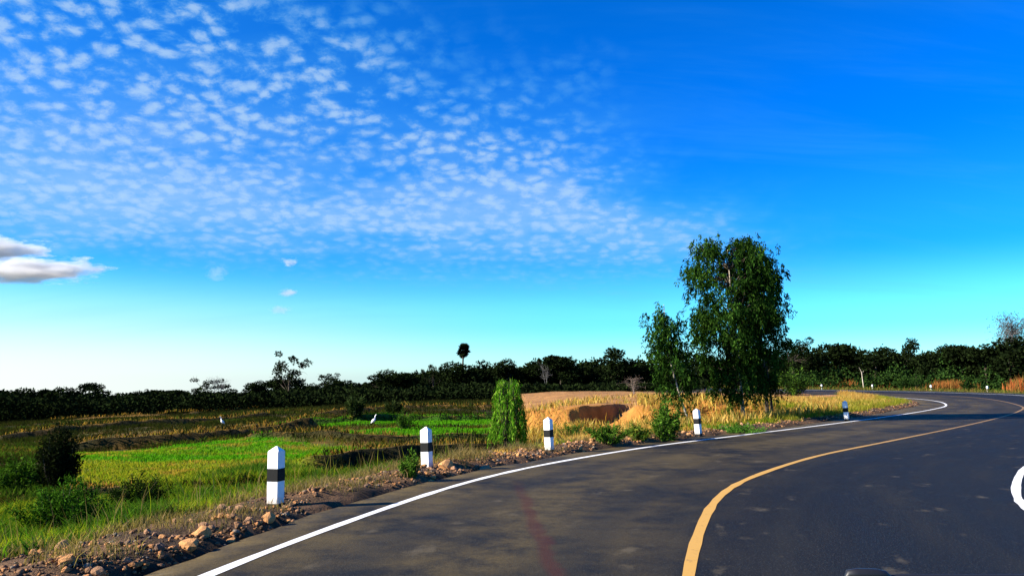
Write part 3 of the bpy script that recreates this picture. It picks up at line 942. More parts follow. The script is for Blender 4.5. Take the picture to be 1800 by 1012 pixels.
def field_grass():
    parts = []
    n = 170000
    y = 15 + 33 * rng.random(n) ** 1.3
    x = (rng.uniform(-20, 870, n) - 900) / FPX * y
    m = paddy(x, y)
    k = m > rng.random(n) * 0.9 + 0.1
    x, y = x[k], y[k]; n = len(x)
    n3 = fbm(x * 0.10, y * 0.35, 53); n2 = fbm(x * 1.1, y * 1.1, 52)
    c = palette([(0.055, 0.20, 0.005), (0.085, 0.24, 0.007), (0.040, 0.14, 0.005)], n)
    yl = palette([(0.20, 0.20, 0.012), (0.26, 0.22, 0.02), (0.13, 0.18, 0.01)], n)
    f = (sm((n3 - 0.40) / 0.2) * 0.9 * (1 - sm((y - 26) / 6)))[:, None]; c = c * (1 - f) + yl * f
    f = (sm((n2 - 0.56) / 0.16) * 0.6 * (1 - sm((y - 30) / 8)))[:, None]; c = c * (1 - f) + palette(DR[2:], n) * f
    H = rng.uniform(.04, .11, n) * (1 + 0.012 * (y - 15))
    parts.append(blade_set(x, y, H, rng.uniform(.012, .03, n) * (1 + 0.03 * (y - 15)), 0.5, c))
    stuff('paddy_grass', parts, 'low bright green rice stubble and grass covering the flat paddies', 'grass')
    # rough grass between and on the bunds
    parts = []
    n = 190000
    y = 13 + 92 * rng.random(n) ** 1.4
    x = (rng.uniform(-40, 900, n) - 900) / FPX * y
    d, i = road_frame(x, y)
    m = paddy(x, y)
    n1 = fbm(x * 0.25, y * 0.55, 51); n4 = fbm(x * 0.8, y * 0.8, 86)
    bd = np.full(n, 9.0); bsg = np.zeros(n)
    for line, h, w in BUNDS:
        dd, sg = seg_dist(x, y, line)
        q = dd < bd; bd = np.where(q, dd, bd); bsg = np.where(q, sg, bsg)
    k = ((m < 0.15) | ((bd < 0.5) & (bsg < 0))) & (d - SHO[i] > 2.0) & ((n4 > 0.40) | (bd < 0.8)) & (y < 105) & (d > 0)
    x, y, n1, n4, bd, bsg = x[k], y[k], n1[k], n4[k], bd[k], bsg[k]; n = len(x)
    c = palette([(0.10, 0.065, 0.012), (0.060, 0.065, 0.008), (0.14, 0.085, 0.018), (0.05, 0.085, 0.007)], n)
    g = palette([(0.030, 0.060, 0.007), (0.045, 0.085, 0.008), (0.022, 0.045, 0.006)], n)
    f = sm((n4 - 0.5) / 0.1)[:, None]; c = c * (1 - f) + g * f
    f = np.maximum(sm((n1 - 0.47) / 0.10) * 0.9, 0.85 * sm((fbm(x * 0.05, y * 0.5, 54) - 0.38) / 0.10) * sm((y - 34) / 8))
    f = np.maximum(f, sm((y - 78 - 0.2 * x) / 12))[:, None]; c = c * (1 - f) + palette([(0.014, 0.016, 0.005)], n) * f  # blades before the wood tinted dark, tree shade painted in
    f = ((bd < 0.5) & (bsg > 0)).astype(float)[:, None] * 0.8; c = c * (1 - f) + palette(DR[2:] + [(0.2, 0.17, 0.03)], n) * f
    f = ((bd < 0.7) & (bsg < 0)).astype(float)[:, None] * 0.95; c = c * (1 - f) + palette([(0.010, 0.012, 0.005)], n) * f  # blades at the near foot darkened to paint in the bund's shade
    H = rng.uniform(.06, .20, n) * (1 + 0.01 * (y - 13)) * (0.6 + 0.9 * n4) * np.where((bd < 0.8) & (bsg < 0), 1.3, 1.0)
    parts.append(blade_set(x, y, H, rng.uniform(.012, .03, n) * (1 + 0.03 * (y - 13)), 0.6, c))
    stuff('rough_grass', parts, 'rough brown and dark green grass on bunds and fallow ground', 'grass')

def dry_grass():
    parts = []
    n = 70000
    y = rng.uniform(23.5, 48, n)
    x = rng.uniform(-0.5, 24, n)
    d, i = road_frame(x, y); t = d - SHO[i]
    n1 = fbm(x * 0.7, y * 0.7, 87)
    ter = sm((y - 33.4) / 0.6)
    u = 900 + FPX * x / y
    zone = ((u > 1120) & (u < 1640)) | ((u > 925) & (y < 33.6) & (n1 > 0.52)) | ((y > 36) & (rng.random(n) < np.clip(0.55 - 0.035 * (y - 36), 0.12, 1) * sm((fbm(x * 0.4, y * 0.4, 90) - 0.36) / 0.2))) | ((y > 33) & (y < 37.2) & (rng.random(n) < .34))
    hole = (((x - 4.0) / 2.0) ** 2 + ((y - 36.2) / 2.4) ** 2 < 1) & (rng.random(n) < 0.93)
    k = (t > 1.3) & (t < 16) & zone & (n1 > 0.34) & ~hole
    x, y, t, n1 = x[k], y[k], t[k], n1[k]; n = len(x)
    H = rng.uniform(.20, .62, n) * (0.55 + 0.7 * n1) * np.where(y > 36, 0.7, 1.0)
    parts.append(blade_set(x, y, H, rng.uniform(.018, .05, n), 0.5, palette(DR + [(0.55, 0.34, 0.07), (0.45, 0.36, 0.08), (0.16, 0.08, 0.02), (0.10, 0.12, 0.02)], n) * (0.55 + 0.9 * fbm(x * 2.2, y * 2.2, 89))[:, None]))
    stuff('dry_grass', parts, 'tall orange and straw yellow dry grass under the roadside trees', 'grass')
    # far red brown grass on the other side of the road
    parts = []
    for u0, u1, Y0, Y1, hh, cc in ((1452, 1532, 108, 116, 1.5, (0.22, 0.075, 0.02)), (1640, 1692, 92, 99, 1.45, (0.24, 0.09, 0.025)), (1776, 1830, 80, 86, 2.3, (0.34, 0.10, 0.03))):
        n = 1500
        y = rng.uniform(Y0, Y1, n); uu = rng.normal((u0 + u1) / 2, (u1 - u0) * .33, n); x = (uu - 900) / FPX * y
        nn = fbm(x * 1.1, y * 0.6, 88)
        parts.append(blade_set(x, y, hh * rng.uniform(.35, 1.0, n) * (0.25 + 1.1 * nn), rng.uniform(.04, .10, n), 0.25, palette([cc, (0.18, 0.11, 0.03)], n, [.7, .3])))
    n = 14000
    y = rng.uniform(70, 112, n); x = rng.uniform(26, 62, n)
    d, i = road_frame(x, y); r = -d - ROAD_W - RSHO
    k = (r > 0.3) & (r < 9)
    x, y = x[k], y[k]; n = len(x)
    parts.append(blade_set(x, y, rng.uniform(.12, .5, n), rng.uniform(.03, .07, n), 0.5, palette([(0.11, 0.12, 0.02), (0.06, 0.09, 0.012), (0.16, 0.10, 0.03)], n)))
    stuff('far_verge_grass', parts, 'reddish brown and green grass across the road before the trees', 'grass')

near_grass(); mid_grass(); field_grass(); dry_grass()

# ------------------------------------------------------------------ woody plants
def tube(path, radii, sides=7):
    path = np.asarray(path, float); n = len(path)
    tg = np.gradient(path, axis=0); tg = unit(tg)
    ref = np.where(np.abs(tg[:, 2:3]) > 0.9, np.array([[1.0, 0, 0]]), np.array([[0, 0, 1.0]]))
    a = unit(np.cross(tg, ref)); b = np.cross(tg, a)
    th = np.linspace(0, 2 * np.pi, sides, endpoint=False)
    V = path[:, None] + np.asarray(radii)[:, None, None] * (np.cos(th)[None, :, None] * a[:, None] + np.sin(th)[None, :, None] * b[:, None])
    g = np.arange(n * sides).reshape(n, sides); h = np.roll(g, -1, 1)
    F = np.stack([g[:-1], h[:-1], h[1:], g[1:]], -1).reshape(-1, 4)
    return V.reshape(-1, 3), F

def tubes(lst):
    V, F, o = [], [], 0
    for path, rad, s in lst:
        v, f = tube(path, rad, s); V.append(v); F.append(f + o); o += len(v)
    return np.concatenate(V), np.concatenate(F)

def limb(a, b, bend=0.15, n=6):
    a, b = np.array(a, float), np.array(b, float)
    t = np.linspace(0, 1, n)[:, None]
    L = np.linalg.norm(b - a)
    off = rng.normal(0, 1, 3) * bend * L * 0.4
    return a + (b - a) * t + np.sin(np.pi * t) * (off + np.array([0, 0, bend * L * 0.35]))

def leaves(P, D, length, width, col):
    n = len(P)
    s = unit(np.cross(D, rng.normal(0, 1, (n, 3))))
    V, F = quads(P, P + D * length[:, None], s * (width / 2)[:, None], 0.42)
    return V, F, np.repeat(col, 4, 0)

def crown_blobs(blobs, per, lsize, cols, shell=0.55, var=0.35):
    """leaf clumps scattered through a set of ellipsoids (centre, radii)"""
    parts = []
    for (c, r) in blobs:
        c = np.array(c); r = np.array(r)
        n = int(per * (r[0] * r[1] * r[2]) ** 0.6) + 30
        q = unit(rng.normal(0, 1, (n, 3))) * (shell + (1 - shell) * rng.random((n, 1))) 
        q *= 0.82 + 0.36 * fbm(q[:, 0] * 2.3 + c[0] * 3, q[:, 1] * 2.3 + q[:, 2] * 2.3 + c[1], 91)[:, None]
        P = c + q * r
        D = unit(q * 0.6 + rng.normal(0, 0.8, (n, 3)))
        parts.append(leaves(P, D, lsize * rng.uniform(.6, 1.4, n), lsize * rng.uniform(.45, .9, n), palette(cols, n, None, var)))
    return join(parts)

FAR_COLS = [(0.007, 0.012, 0.004), (0.011, 0.018, 0.005), (0.005, 0.008, 0.003)]
MID_COLS = [(0.014, 0.034, 0.007), (0.024, 0.050, 0.009), (0.010, 0.022, 0.006)]

def make_tree(kind, seed):
    """unit tree about 1 m tall per unit of scale; returns crown mesh, trunk mesh"""
    global rng
    keep = rng; rng = np.random.default_rng(1000 + seed)
    r = rng
    blobs, tb = [], []
    if kind == 'round':
        w = r.uniform(.42, .56)
        for _ in range(11):
            a = r.uniform(0, 6.28); rad = w * r.random() ** .6 * 0.75
            blobs.append(((math.cos(a) * rad, math.sin(a) * rad, r.uniform(.22, .82)), np.array((.24, .24, .17)) * r.uniform(.7, 1.15)))
    elif kind == 'spread':
        for _ in range(12):
            a = r.uniform(0, 6.28); rad = r.random() ** .5 * 0.62
            blobs.append(((math.cos(a) * rad, math.sin(a) * rad, r.uniform(.45, .88)), np.array((.24, .24, .11)) * r.uniform(.7, 1.2)))
        for _ in range(4):
            blobs.append(((r.normal(0, .25), r.normal(0, .25), r.uniform(.15, .4)), (.2, .2, .15)))
    elif kind == 'tall':
        for h in np.linspace(.22, .9, 12):
            rad = .20 * (1 - abs(h - .5))
            blobs.append(((r.normal(0, .10), r.normal(0, .10), h), np.array((.17, .17, .12)) * r.uniform(.7, 1.2)))
    elif kind == 'open':
        for _ in range(24):
            a = r.uniform(0, 6.28); rad = r.random() ** .5 * 0.40
            blobs.append(((math.cos(a) * rad, math.sin(a) * rad, r.uniform(.40, .95)), np.array((.085, .085, .06)) * r.uniform(.6, 1.3)))
    per = {'round': 7200, 'spread': 6200, 'tall': 5600, 'open': 5200}[kind]
    size = {'round': .055, 'spread': .055, 'tall': .05, 'open': .04}[kind]
    cr = crown_blobs(blobs, per, size, FAR_COLS)
    top = .55
    th = .016 if kind != 'open' else .020
    p = limb((0, 0, -.05), (r.normal(0, .04), r.normal(0, .04), top), .05, 8)
    tb.append((p, np.linspace(th * 1.3, th * .6, 8), 7))
    for c, rr in blobs[:9]:
        s = p[int(r.integers(3, 8))]
        tb.append((limb(s, c, .2), np.linspace(th * .5, th * .12, 6), 5))
        if kind == 'open':
            for _ in range(4):
                e = np.array(c) + r.normal(0, .09, 3) + np.array((0, 0, .05))
                tb.append((limb(c, e, .2, 4), np.linspace(th * .16, th * .06, 4), 4))
    tv, tf = tubes(tb)
    rng = keep
    return (mesh('crown', cr[0], cr[1], M_FARLEAF, cr[2]), mesh('trunk', tv, tf, M_BARK, None, True))

TREES = {k: [make_tree(k, i * 7 + len(k)) for i in range(n)] for k, n in (('round', 4), ('spread', 3), ('tall', 3), ('open', 3))}

def plant_tree(kind, var, x, y, h, wfac, label, group, name='tree', cat='tree', rz=None):
    o = empty(name, (x, y, z1(x, y)), random.uniform(0, 6.28) if rz is None else rz)
    cm, tm = TREES[kind][var % len(TREES[kind])]
    s = h / 0.98
    for nm, me in (('crown', cm), ('trunk', tm)):
        c = obj(nm, me, o)
        c.scale = (s * wfac, s * wfac, s)
    return tag(o, label, cat, group)

def tree_at(u, Y, vtop, wpx, kind, var, label, group, **kw):
    x, y, z = at_dist(u, Y)
    h = z_for(y, vtop) - z
    base = {'round': 1.0, 'spread': 1.35, 'tall': .52, 'open': .75}[kind]
    wf = 1.15 * (wpx / FPX * Y) / (h * base)
    return plant_tree(kind, var, x, y, h, wf, label, group, **kw)

FG = 'dark trees along the far edge of the fields'
left_trees = [
    (22, 128, 681, 80, 'round', 0, 'low round dark tree at the extreme left end of the far treeline'),
    (90, 132, 681, 46, 'round', 1, 'small domed tree standing apart from the left end of the treeline'),
    (158, 126, 671, 74, 'spread', 0, 'flat topped dark tree above the black bush at left'),
    (222, 130, 686, 60, 'round', 2, 'low dark tree filling the dip right of the flat topped tree'),
    (290, 134, 683, 90, 'round', 1, 'broad low dark tree midway between flat topped and feathery trees'),
    (370, 124, 666, 50, 'open', 0, 'feathery thin crowned tree above the left egret'),
    (410, 128, 681, 44, 'round', 3, 'small round tree just right of the feathery thin one'),
    (455, 126, 668, 44, 'round', 0, 'dark tree rising just above the nearest guide post'),
    (510, 118, 620, 56, 'open', 1, 'tall half bare tree with two stems standing out of the left treeline'),
    (502, 124, 664, 78, 'round', 1, 'dense dark tree wrapped round the foot of the tall half bare one'),
    (572, 130, 657, 40, 'open', 2, 'thin see-through crown just right of the tall half bare tree'),
    (605, 124, 663, 56, 'round', 2, 'dark tree left of the lowest gap in the middle treeline'),
    (660, 126, 655, 70, 'round', 3, 'wide dark tree starting the wall right of the gap'),
    (705, 130, 648, 66, 'round', 2, 'broad dark tree over the right egret'),
    (745, 134, 650, 60, 'round', 0, 'dark tree left of the palm above the second guide post'),
    (760, 124, 642, 30, 'open', 0, 'small spindly crown poking up left of the palm'),
    (795, 128, 650, 60, 'round', 1, 'dark tree at the lower left of the palm'),
    (818, 120, 633, 74, 'round', 2, 'big dome shaped dark tree right below the palm head'),
    (862, 130, 646, 50, 'round', 3, 'low dark tree in the dip right of the palm dome'),
    (892, 120, 630, 58, 'round', 0, 'dark rounded tree rising directly above the drooping green shrub'),
    (940, 124, 638, 60, 'round', 0, 'dark tree between the shrub and the taller right hand group'),
    (985, 116, 621, 72, 'round', 1, 'tall dense dark tree above the clay bank'),
    (1032, 120, 640, 58, 'round', 3, 'dark tree in the notch right of the tall dense one'),
    (1085, 114, 611, 46, 'tall', 0, 'pointed dark tree standing left of the tall roadside trees'),
    (1075, 118, 634, 66, 'round', 2, 'broad dark tree at the foot of the pointed one'),
    (1125, 116, 640, 66, 'round', 0, 'dark tree half hidden by the slender leaning roadside tree'),
]
for u, Y, vt, w, kd, va, lab in left_trees:
    tree_at(u, Y, vt, w, kd, va, lab, FG)
RG = 'dark trees across the road beyond the bend'
right_trees = [
    (1392, 112, 596, 52, 'open', 2, 'loose crowned tree just right of the tall roadside tree'),
    (1422, 116, 604, 66, 'round', 0, 'dark round tree second from the tall roadside tree'),
    (1478, 118, 599, 76, 'round', 1, 'largest dome of the trees across the road, over orange grass'),
    (1530, 112, 608, 60, 'tall', 1, 'green lit tree behind the pale bare trunk across the road'),
    (1562, 116, 611, 64, 'round', 2, 'even topped dark tree left of the narrow spiky one'),
    (1599, 112, 596, 30, 'tall', 2, 'narrow spiky tree sticking up from the middle of the right wood'),
    (1600, 118, 622, 70, 'round', 3, 'dark tree round the foot of the narrow spiky one'),
    (1645, 108, 612, 72, 'round', 0, 'dark tree behind the low red brown grass patch'),
    (1692, 106, 601, 76, 'round', 1, 'broad dark tree high above the low red brown grass patch'),
    (1735, 102, 606, 70, 'round', 1, 'dark tree behind the second guide post from the right edge'),
    (1782, 98, 592, 64, 'tall', 0, 'dark tree in front of the grey thin crowned one at right'),
    (1822, 100, 596, 76, 'round', 2, 'dark tree cut by the right edge of the view'),
    (1352, 118, 612, 70, 'round', 3, 'dark tree mostly hidden behind the tall roadside trees'),
]
for u, Y, vt, w, kd, va, lab in right_trees:
    tree_at(u, Y, vt, w, kd, va, lab, RG)

def woods():
    """the unbroken dark mass of scrub and trees between and behind the single trees"""
    def wall(us, Ys, vt, n, leaf, cols, name, label, rough=(0.20, 1.60, 0.22)):
        u = rng.uniform(us[0][0], us[-1][0], n)
        Y = np.interp(u, [a for a, _ in us], [b for _, b in us]) + rng.uniform(*Ys, n)
        x = (u - 900) / FPX * Y * CP
        z0 = height(x, Y)
        vtop = np.interp(u, [a for a, _ in vt], [b for _, b in vt])
        d = (CAM_H - 0) * 0
        tb = (506 - vtop) / FPX
        ztop = CAM_H + Y * (SP + CP * tb) / (CP - SP * tb)
        H = (ztop - z0) * np.clip(rough[0] + rough[1] * fbm(x * rough[2], Y * rough[2], 95), 0.03, 9)
        P = np.stack([x, Y, z0 + H * rng.random(n) ** 0.65], 1)
        D = unit(rng.normal(0, 1, (n, 3)))
        V, F, C = leaves(P, D, leaf * rng.uniform(.6, 1.5, n), leaf * rng.uniform(.5, 1.0, n), palette(cols, n))
        o = obj(name, mesh(name, V, F, M_FARLEAF, C))
        tag(o, label, 'woods', kind='stuff')
    wall([(-700, 128), (-160, 132), (300, 134), (700, 130), (1000, 124), (1240, 120)], (0, 12), [(-700, 699), (-160, 699), (200, 698), (420, 694), (560, 682), (620, 688), (680, 662), (760, 656), (900, 648), (1100, 640), (1240, 640)], 110000, 0.46, FAR_COLS, 'woods', 'unbroken dark wood and scrub along the far side of the fields')
    wall([(1240, 122), (1450, 122), (1650, 114), (1960, 100), (2700, 96)], (0, 10), [(1240, 644), (1400, 638), (1600, 636), (1800, 628), (1960, 622), (2700, 616)], 108000, 0.44, FAR_COLS + MID_COLS[:1], 'woods', 'dark wood behind the bend on the right')
    # low scrub at the foot of the wood
    wall([(-700, 80), (-160, 82), (300, 90), (560, 90), (700, 90), (1000, 92), (1240, 100)], (0, 30), [(-700, 712), (-160, 708), (300, 700), (560, 688), (900, 680), (1240, 672)], 124000, 0.34, FAR_COLS, 'undergrowth', 'dark scrub at the foot of the wood beyond the fields', (-0.2, 2.2, 0.28))
    wall([(1380, 108), (1560, 106), (1700, 98), (1960, 88), (2700, 86)], (0, 8), [(1380, 662), (1560, 662), (1700, 656), (1960, 650), (2700, 648)], 34000, 0.30, MID_COLS, 'undergrowth', 'green scrub at the foot of the trees across the road', (-1.1, 4.2, 0.33))
woods()

# sugar palm
def palm(u, Y, vtop, label):
    x, y, z = at_dist(u, Y)
    h = z_for(y, vtop) - z
    root = empty('palm_tree', (x, y, z))
    R0 = 1.3
    hc = h - R0 * 1.0
    tv, tf = tube(limb((0, 0, -.2), (0.15, 0, hc), .02, 9), np.linspace(.17, .11, 9), 8)
    obj('trunk', mesh('trunk', tv, tf, M_BARK, None, True), root)
    parts = []
    for f in range(64):
        d = unit(rng.normal(0, 1, (1, 3)))[0]
        d[2] = d[2] * 0.95 + 0.22
        d /= np.linalg.norm(d)
        L = R0 * rng.uniform(.22, .55)
        s = unit(np.cross(d, np.array([[0.1, 0.2, 1.0]])))[0]
        c = np.array((0.15, 0, hc)) + d * L
        nf = 16                                          # a fan of narrow leaflets
        an = np.linspace(-1.5, 1.5, nf)
        Dv = np.cos(an)[:, None] * d + np.sin(an)[:, None] * s
        P = np.tile(c, (nf, 1))
        ln = np.full(nf, R0 * rng.uniform(.42, .60))
        up = np.cross(d, s)
        S = np.cross(Dv, up) * 0.075
        V, F = quads(P, P + Dv * ln[:, None], S, 0.6)
        parts.append((V, F, np.repeat(palette(FAR_COLS, nf), 4, 0)))
        st = limb((0.15, 0, hc), c, .02, 3)
        tv, tf = tube(st, (.02, .016, .012), 4)
        parts.append((tv, tf, np.tile(np.array(FAR_COLS[0]), (len(tv), 1))))
    V, F, C = join(parts)
    obj('crown', mesh('crown', V, F, M_FARLEAF, C), root)
    tag(root, label, 'palm tree')
palm(813, 127, 601, 'sugar palm with round head on thin stem above the middle of the treeline')

# leafless trees
def bare_tree(name, u, Y, vtop, width, label, mat, seed, cat='tree', th=0.05, stems=3, twigs=26, leaf=None):
    global rng
    keep = rng; rng = np.random.default_rng(seed)
    x, y, z = at_dist(u, Y)
    h = z_for(y, vtop) - z
    root = empty(name, (x, y, z))
    main, fine = [], []
    for s in range(stems):
        e = np.array((rng.normal(0, width * .25), rng.normal(0, width * .25), h * rng.uniform(.75, .95)))
        p = limb((rng.normal(0, .05), rng.normal(0, .05), -.05), e, .08, 9)
        main.append((p, np.linspace(th, th * .25, 9), 6))
        for _ in range(twigs):
            i = int(rng.integers(3, 9)); a = p[i]
            b = a + np.array((rng.normal(0, width * .32), rng.normal(0, width * .32), abs(rng.normal(.12, .12)) * h))
            b[2] = min(b[2], h)
            q = limb(a, b, .15, 5)
            fine.append((q, np.linspace(th * .32, th * .10, 5), 4))
            for _ in range(4):
                a2 = q[int(rng.integers(1, 5))]
                b2 = a2 + rng.normal(0, width * .11, 3) + np.array((0, 0, .04 * h))
                fine.append((limb(a2, b2, .1, 3), np.linspace(th * .13, th * .06, 3), 3))
    v, f = tubes(main); obj('trunk', mesh('trunk', v, f, mat, None, True), root)
    v, f = tubes(fine); obj('branches', mesh('branches', v, f, mat), root)
    if leaf:                                              # a few thin leaves left on the twigs
        P = np.concatenate([q[0][-1:] for q in fine] * 3) + rng.normal(0, .12, (len(fine) * 3, 3))
        n = len(P)
        V, F, C = leaves(P, unit(rng.normal(0, 1, (n, 3))), leaf * rng.uniform(.6, 1.3, n), leaf * rng.uniform(.3, .6, n), palette([(0.030, 0.036, 0.030), (0.050, 0.055, 0.045)], n))
        obj('foliage', mesh('foliage', V, F, M_FARLEAF, C), root)
    rng = keep
    return tag(root, label, cat)
M_GREYTWIG = mat_plain('grey_twigs', (0.12, 0.115, 0.115), 0.9)
bare_tree('bare_tree', 1783, 110, 560, 3.6, 'grey thin crowned tree with fine hazy twigs high at the right edge', M_GREYTWIG, 5, th=.09, stems=4, twigs=70, leaf=.22)
bare_tree('bare_tree', 380, 122, 664, 2.2, 'wispy leafless sapling beside the feathery tree in the left treeline', M_GREYTWIG, 6, th=.05, twigs=20)
bare_tree('bare_shrub', 1116, 56, 664, 1.5, 'leafless twiggy shrub on the dry ground right of the hollow', M_TWIG, 7, 'shrub', .02, 3, 14)
bare_tree('bare_tree', 960, 118, 634, 1.6, 'wispy leafless twigs left of the tall dense dark tree', M_GREYTWIG, 8, th=.04, twigs=16)

# the pale trunk across the road
x, y, z = at_dist(1518, 106)
root = empty('bare_tree', (x, y, z))
p = limb((0, 0, -.1), (-.22, 0, 2.3), .06, 8)
v, f = tube(p, np.linspace(.085, .04, 8), 7)
obj('trunk', mesh('trunk', v, f, M_BARK_PALE, None, True), root)
v, f = tubes([(limb(p[6], p[6] + np.array((.3, .1, .6)), .1, 5), np.linspace(.035, .012, 5), 5), (limb(p[7], p[7] + np.array((-.25, .2, .7)), .1, 5), np.linspace(.035, .012, 5), 5)])
obj('branches', mesh('branches', v, f, M_BARK_PALE, None, True), root)
tag(root, 'pale slim trunk standing clear before the dark trees across the road', 'tree')

# ---- tall roadside trees with hanging foliage
ROAD_COLS = [(0.011, 0.034, 0.005), (0.018, 0.050, 0.007), (0.007, 0.018, 0.004), (0.034, 0.074, 0.010)]

def hanging_tree(x, y, profile, trunk, h, label, mat, n_clump, strands, per, name='tree', lean=None, thick=.07, cols=ROAD_COLS, leafl=.15, extra=()):
    """profile: list of (height, radius); foliage hangs in strands from clumps carried by limbs"""
    global rng
    rng = np.random.default_rng(int(n_clump) * 13 + 5)
    root = empty(name, (x, y, z1(x, y)))
    hs = np.array([a for a, _ in profile]); rs = np.array([b for _, b in profile])
    tp = np.array(trunk, float)
    tt = np.linspace(0, 1, 14); kk = np.linspace(0, 1, len(tp))
    path = np.stack([np.interp(tt, kk, tp[:, i]) for i in range(3)], 1)
    for _ in range(2): path[1:-1] = path[1:-1] * .5 + (path[:-2] + path[2:]) * .25
    tb = [(path, np.linspace(thick, thick * .18, 14), 8)]
    for ex in extra:
        ex = np.array(ex, float); q = np.linspace(0, 1, 9)
        p2 = np.stack([np.interp(q, np.linspace(0, 1, len(ex)), ex[:, i]) for i in range(3)], 1)
        tb.append((p2, np.linspace(thick * .8, thick * .25, 9), 7))
    cl = []
    tries = 0
    while len(cl) < n_clump and tries < 5000:
        tries += 1
        hh = rng.uniform(hs[0], hs[-1]); rr = np.interp(hh, hs, rs)
        if rng.random() > rr / rs.max(): continue
        a = rng.uniform(0, 6.28); q = rr * (0.25 + 0.75 * rng.random() ** .5)
        cx = np.interp(hh, path[:, 2], path[:, 0]); cy = np.interp(hh, path[:, 2], path[:, 1])
        cl.append((cx + math.cos(a) * q, cy + math.sin(a) * q, hh))
    parts, br = [], []
    for c in cl:
        c = np.array(c)
        i = int(np.clip(np.searchsorted(path[:, 2], c[2] - np.hypot(*(c[:2] - path[5, :2])) * .8 - .2), 2, 12))
        br.append((limb(path[i], c, .18), np.linspace(thick * .26, thick * .06, 6), 5))
        bright = rng.uniform(.45, 1.5)
        for _ in range(strands):
            sb = bright * rng.uniform(.7, 1.3)
            a0 = c + rng.normal(0, 1, 3) * np.array((.22, .22, .16))
            dirn = unit(np.array([[*(c[:2] - path[6, :2]), 0]]))[0] * rng.uniform(-.1, .5) + rng.normal(0, .35, 3); dirn[2] = 0
            L = rng.uniform(.25, .62)
            s = rng.random(per)
            P = a0 + dirn * (s * L)[:, None] * .55
            P[:, 2] += .10 * s - L * s ** 1.7
            P += rng.normal(0, .035, (per, 3))
            D = unit(np.stack([rng.normal(0, .45, per) + dirn[0] * .4, rng.normal(0, .45, per) + dirn[1] * .4, -0.85 + rng.normal(0, .40, per)], 1))
            parts.append(leaves(P, D, leafl * rng.uniform(.6, 1.25, per), leafl * rng.uniform(.22, .36, per), palette(cols, per) * sb))
    V, F, C = join(parts)
    obj('crown', mesh('crown', V, F, M_LEAF, C), root)
    v, f = tubes(tb)
    obj('trunk', mesh('trunk', v, f, mat, None, True), root)
    v, f = tubes(br)
    obj('limbs', mesh('limbs', v, f, M_BARK, None, True), root)
    return tag(root, label, 'tree')

HG = None
# scale: pixel sizes at the depth of each tree
def px2m(Y): return Y / FPX
xa, ya = 30.0 * (1300 - 900) / FPX, 30.0
k = px2m(ya); z0 = z1(xa, ya); zt = z_for(ya, 416) - z0
def zz(v): return z_for(ya, v) - z0
hanging_tree(xa, ya, [(zz(695), .45), (zz(672), 1.00), (zz(630), 1.30), (zz(580), 1.45), (zz(520), 1.62), (zz(470), 1.62), (zz(440), 1.38), (zz(424), .95)],
             [(0.06, 0, -.1), (.0, 0, 1.2), (-.05, 0, 2.6), (-.25, 0, 4.2), (-.35, .0, zt - .5)], zt,
             'tallest roadside tree, leafy to the ground, with a pale lit trunk', M_BARK_PALE, 150, 14, 19, thick=.075)
xb, yb = 31.8 * (1340 - 900) / FPX, 31.8
ka = z1(xb, yb)
def zy(v): return z_for(yb, v) - ka
hanging_tree(xb, yb, [(zy(690), .30), (zy(665), .60), (zy(630), .85), (zy(560), 1.0), (zy(500), .98), (zy(450), .70), (zy(424), .30)],
             [(0.10, 0, -.1), (.06, 0, 1.2), (-.02, 0, 3.0), (-.20, 0, zy(430))], zy(420),
             'dark trunked tree pressed against the right side of the tallest roadside tree', M_BARK, 80, 14, 19, thick=.09,
             extra=[[(.35, .2, -.1), (.30, .15, 1.0), (.12, .05, 2.4)]])
xc, yc = 28.6 * (1212 - 900) / FPX, 28.6
kc = z1(xc, yc)
def zx(v): return z_for(yc, v) - kc
m = px2m(yc)
hanging_tree(xc, yc, [(zx(735), .25), (zx(700), .40), (zx(650), .58), (zx(600), .54), (zx(560), .42), (zx(540), .26), (zx(532), .12)],
             [(0.06, 0, -.1), (-18 * m, 0, zx(700)), (-32 * m, 0, zx(650)), (-42 * m, 0, zx(600)), (-44 * m, 0, zx(535))], zx(524),
             'slender leaning tree left of the tallest roadside tree', M_BARK_PALE, 52, 11, 15, thick=.045)

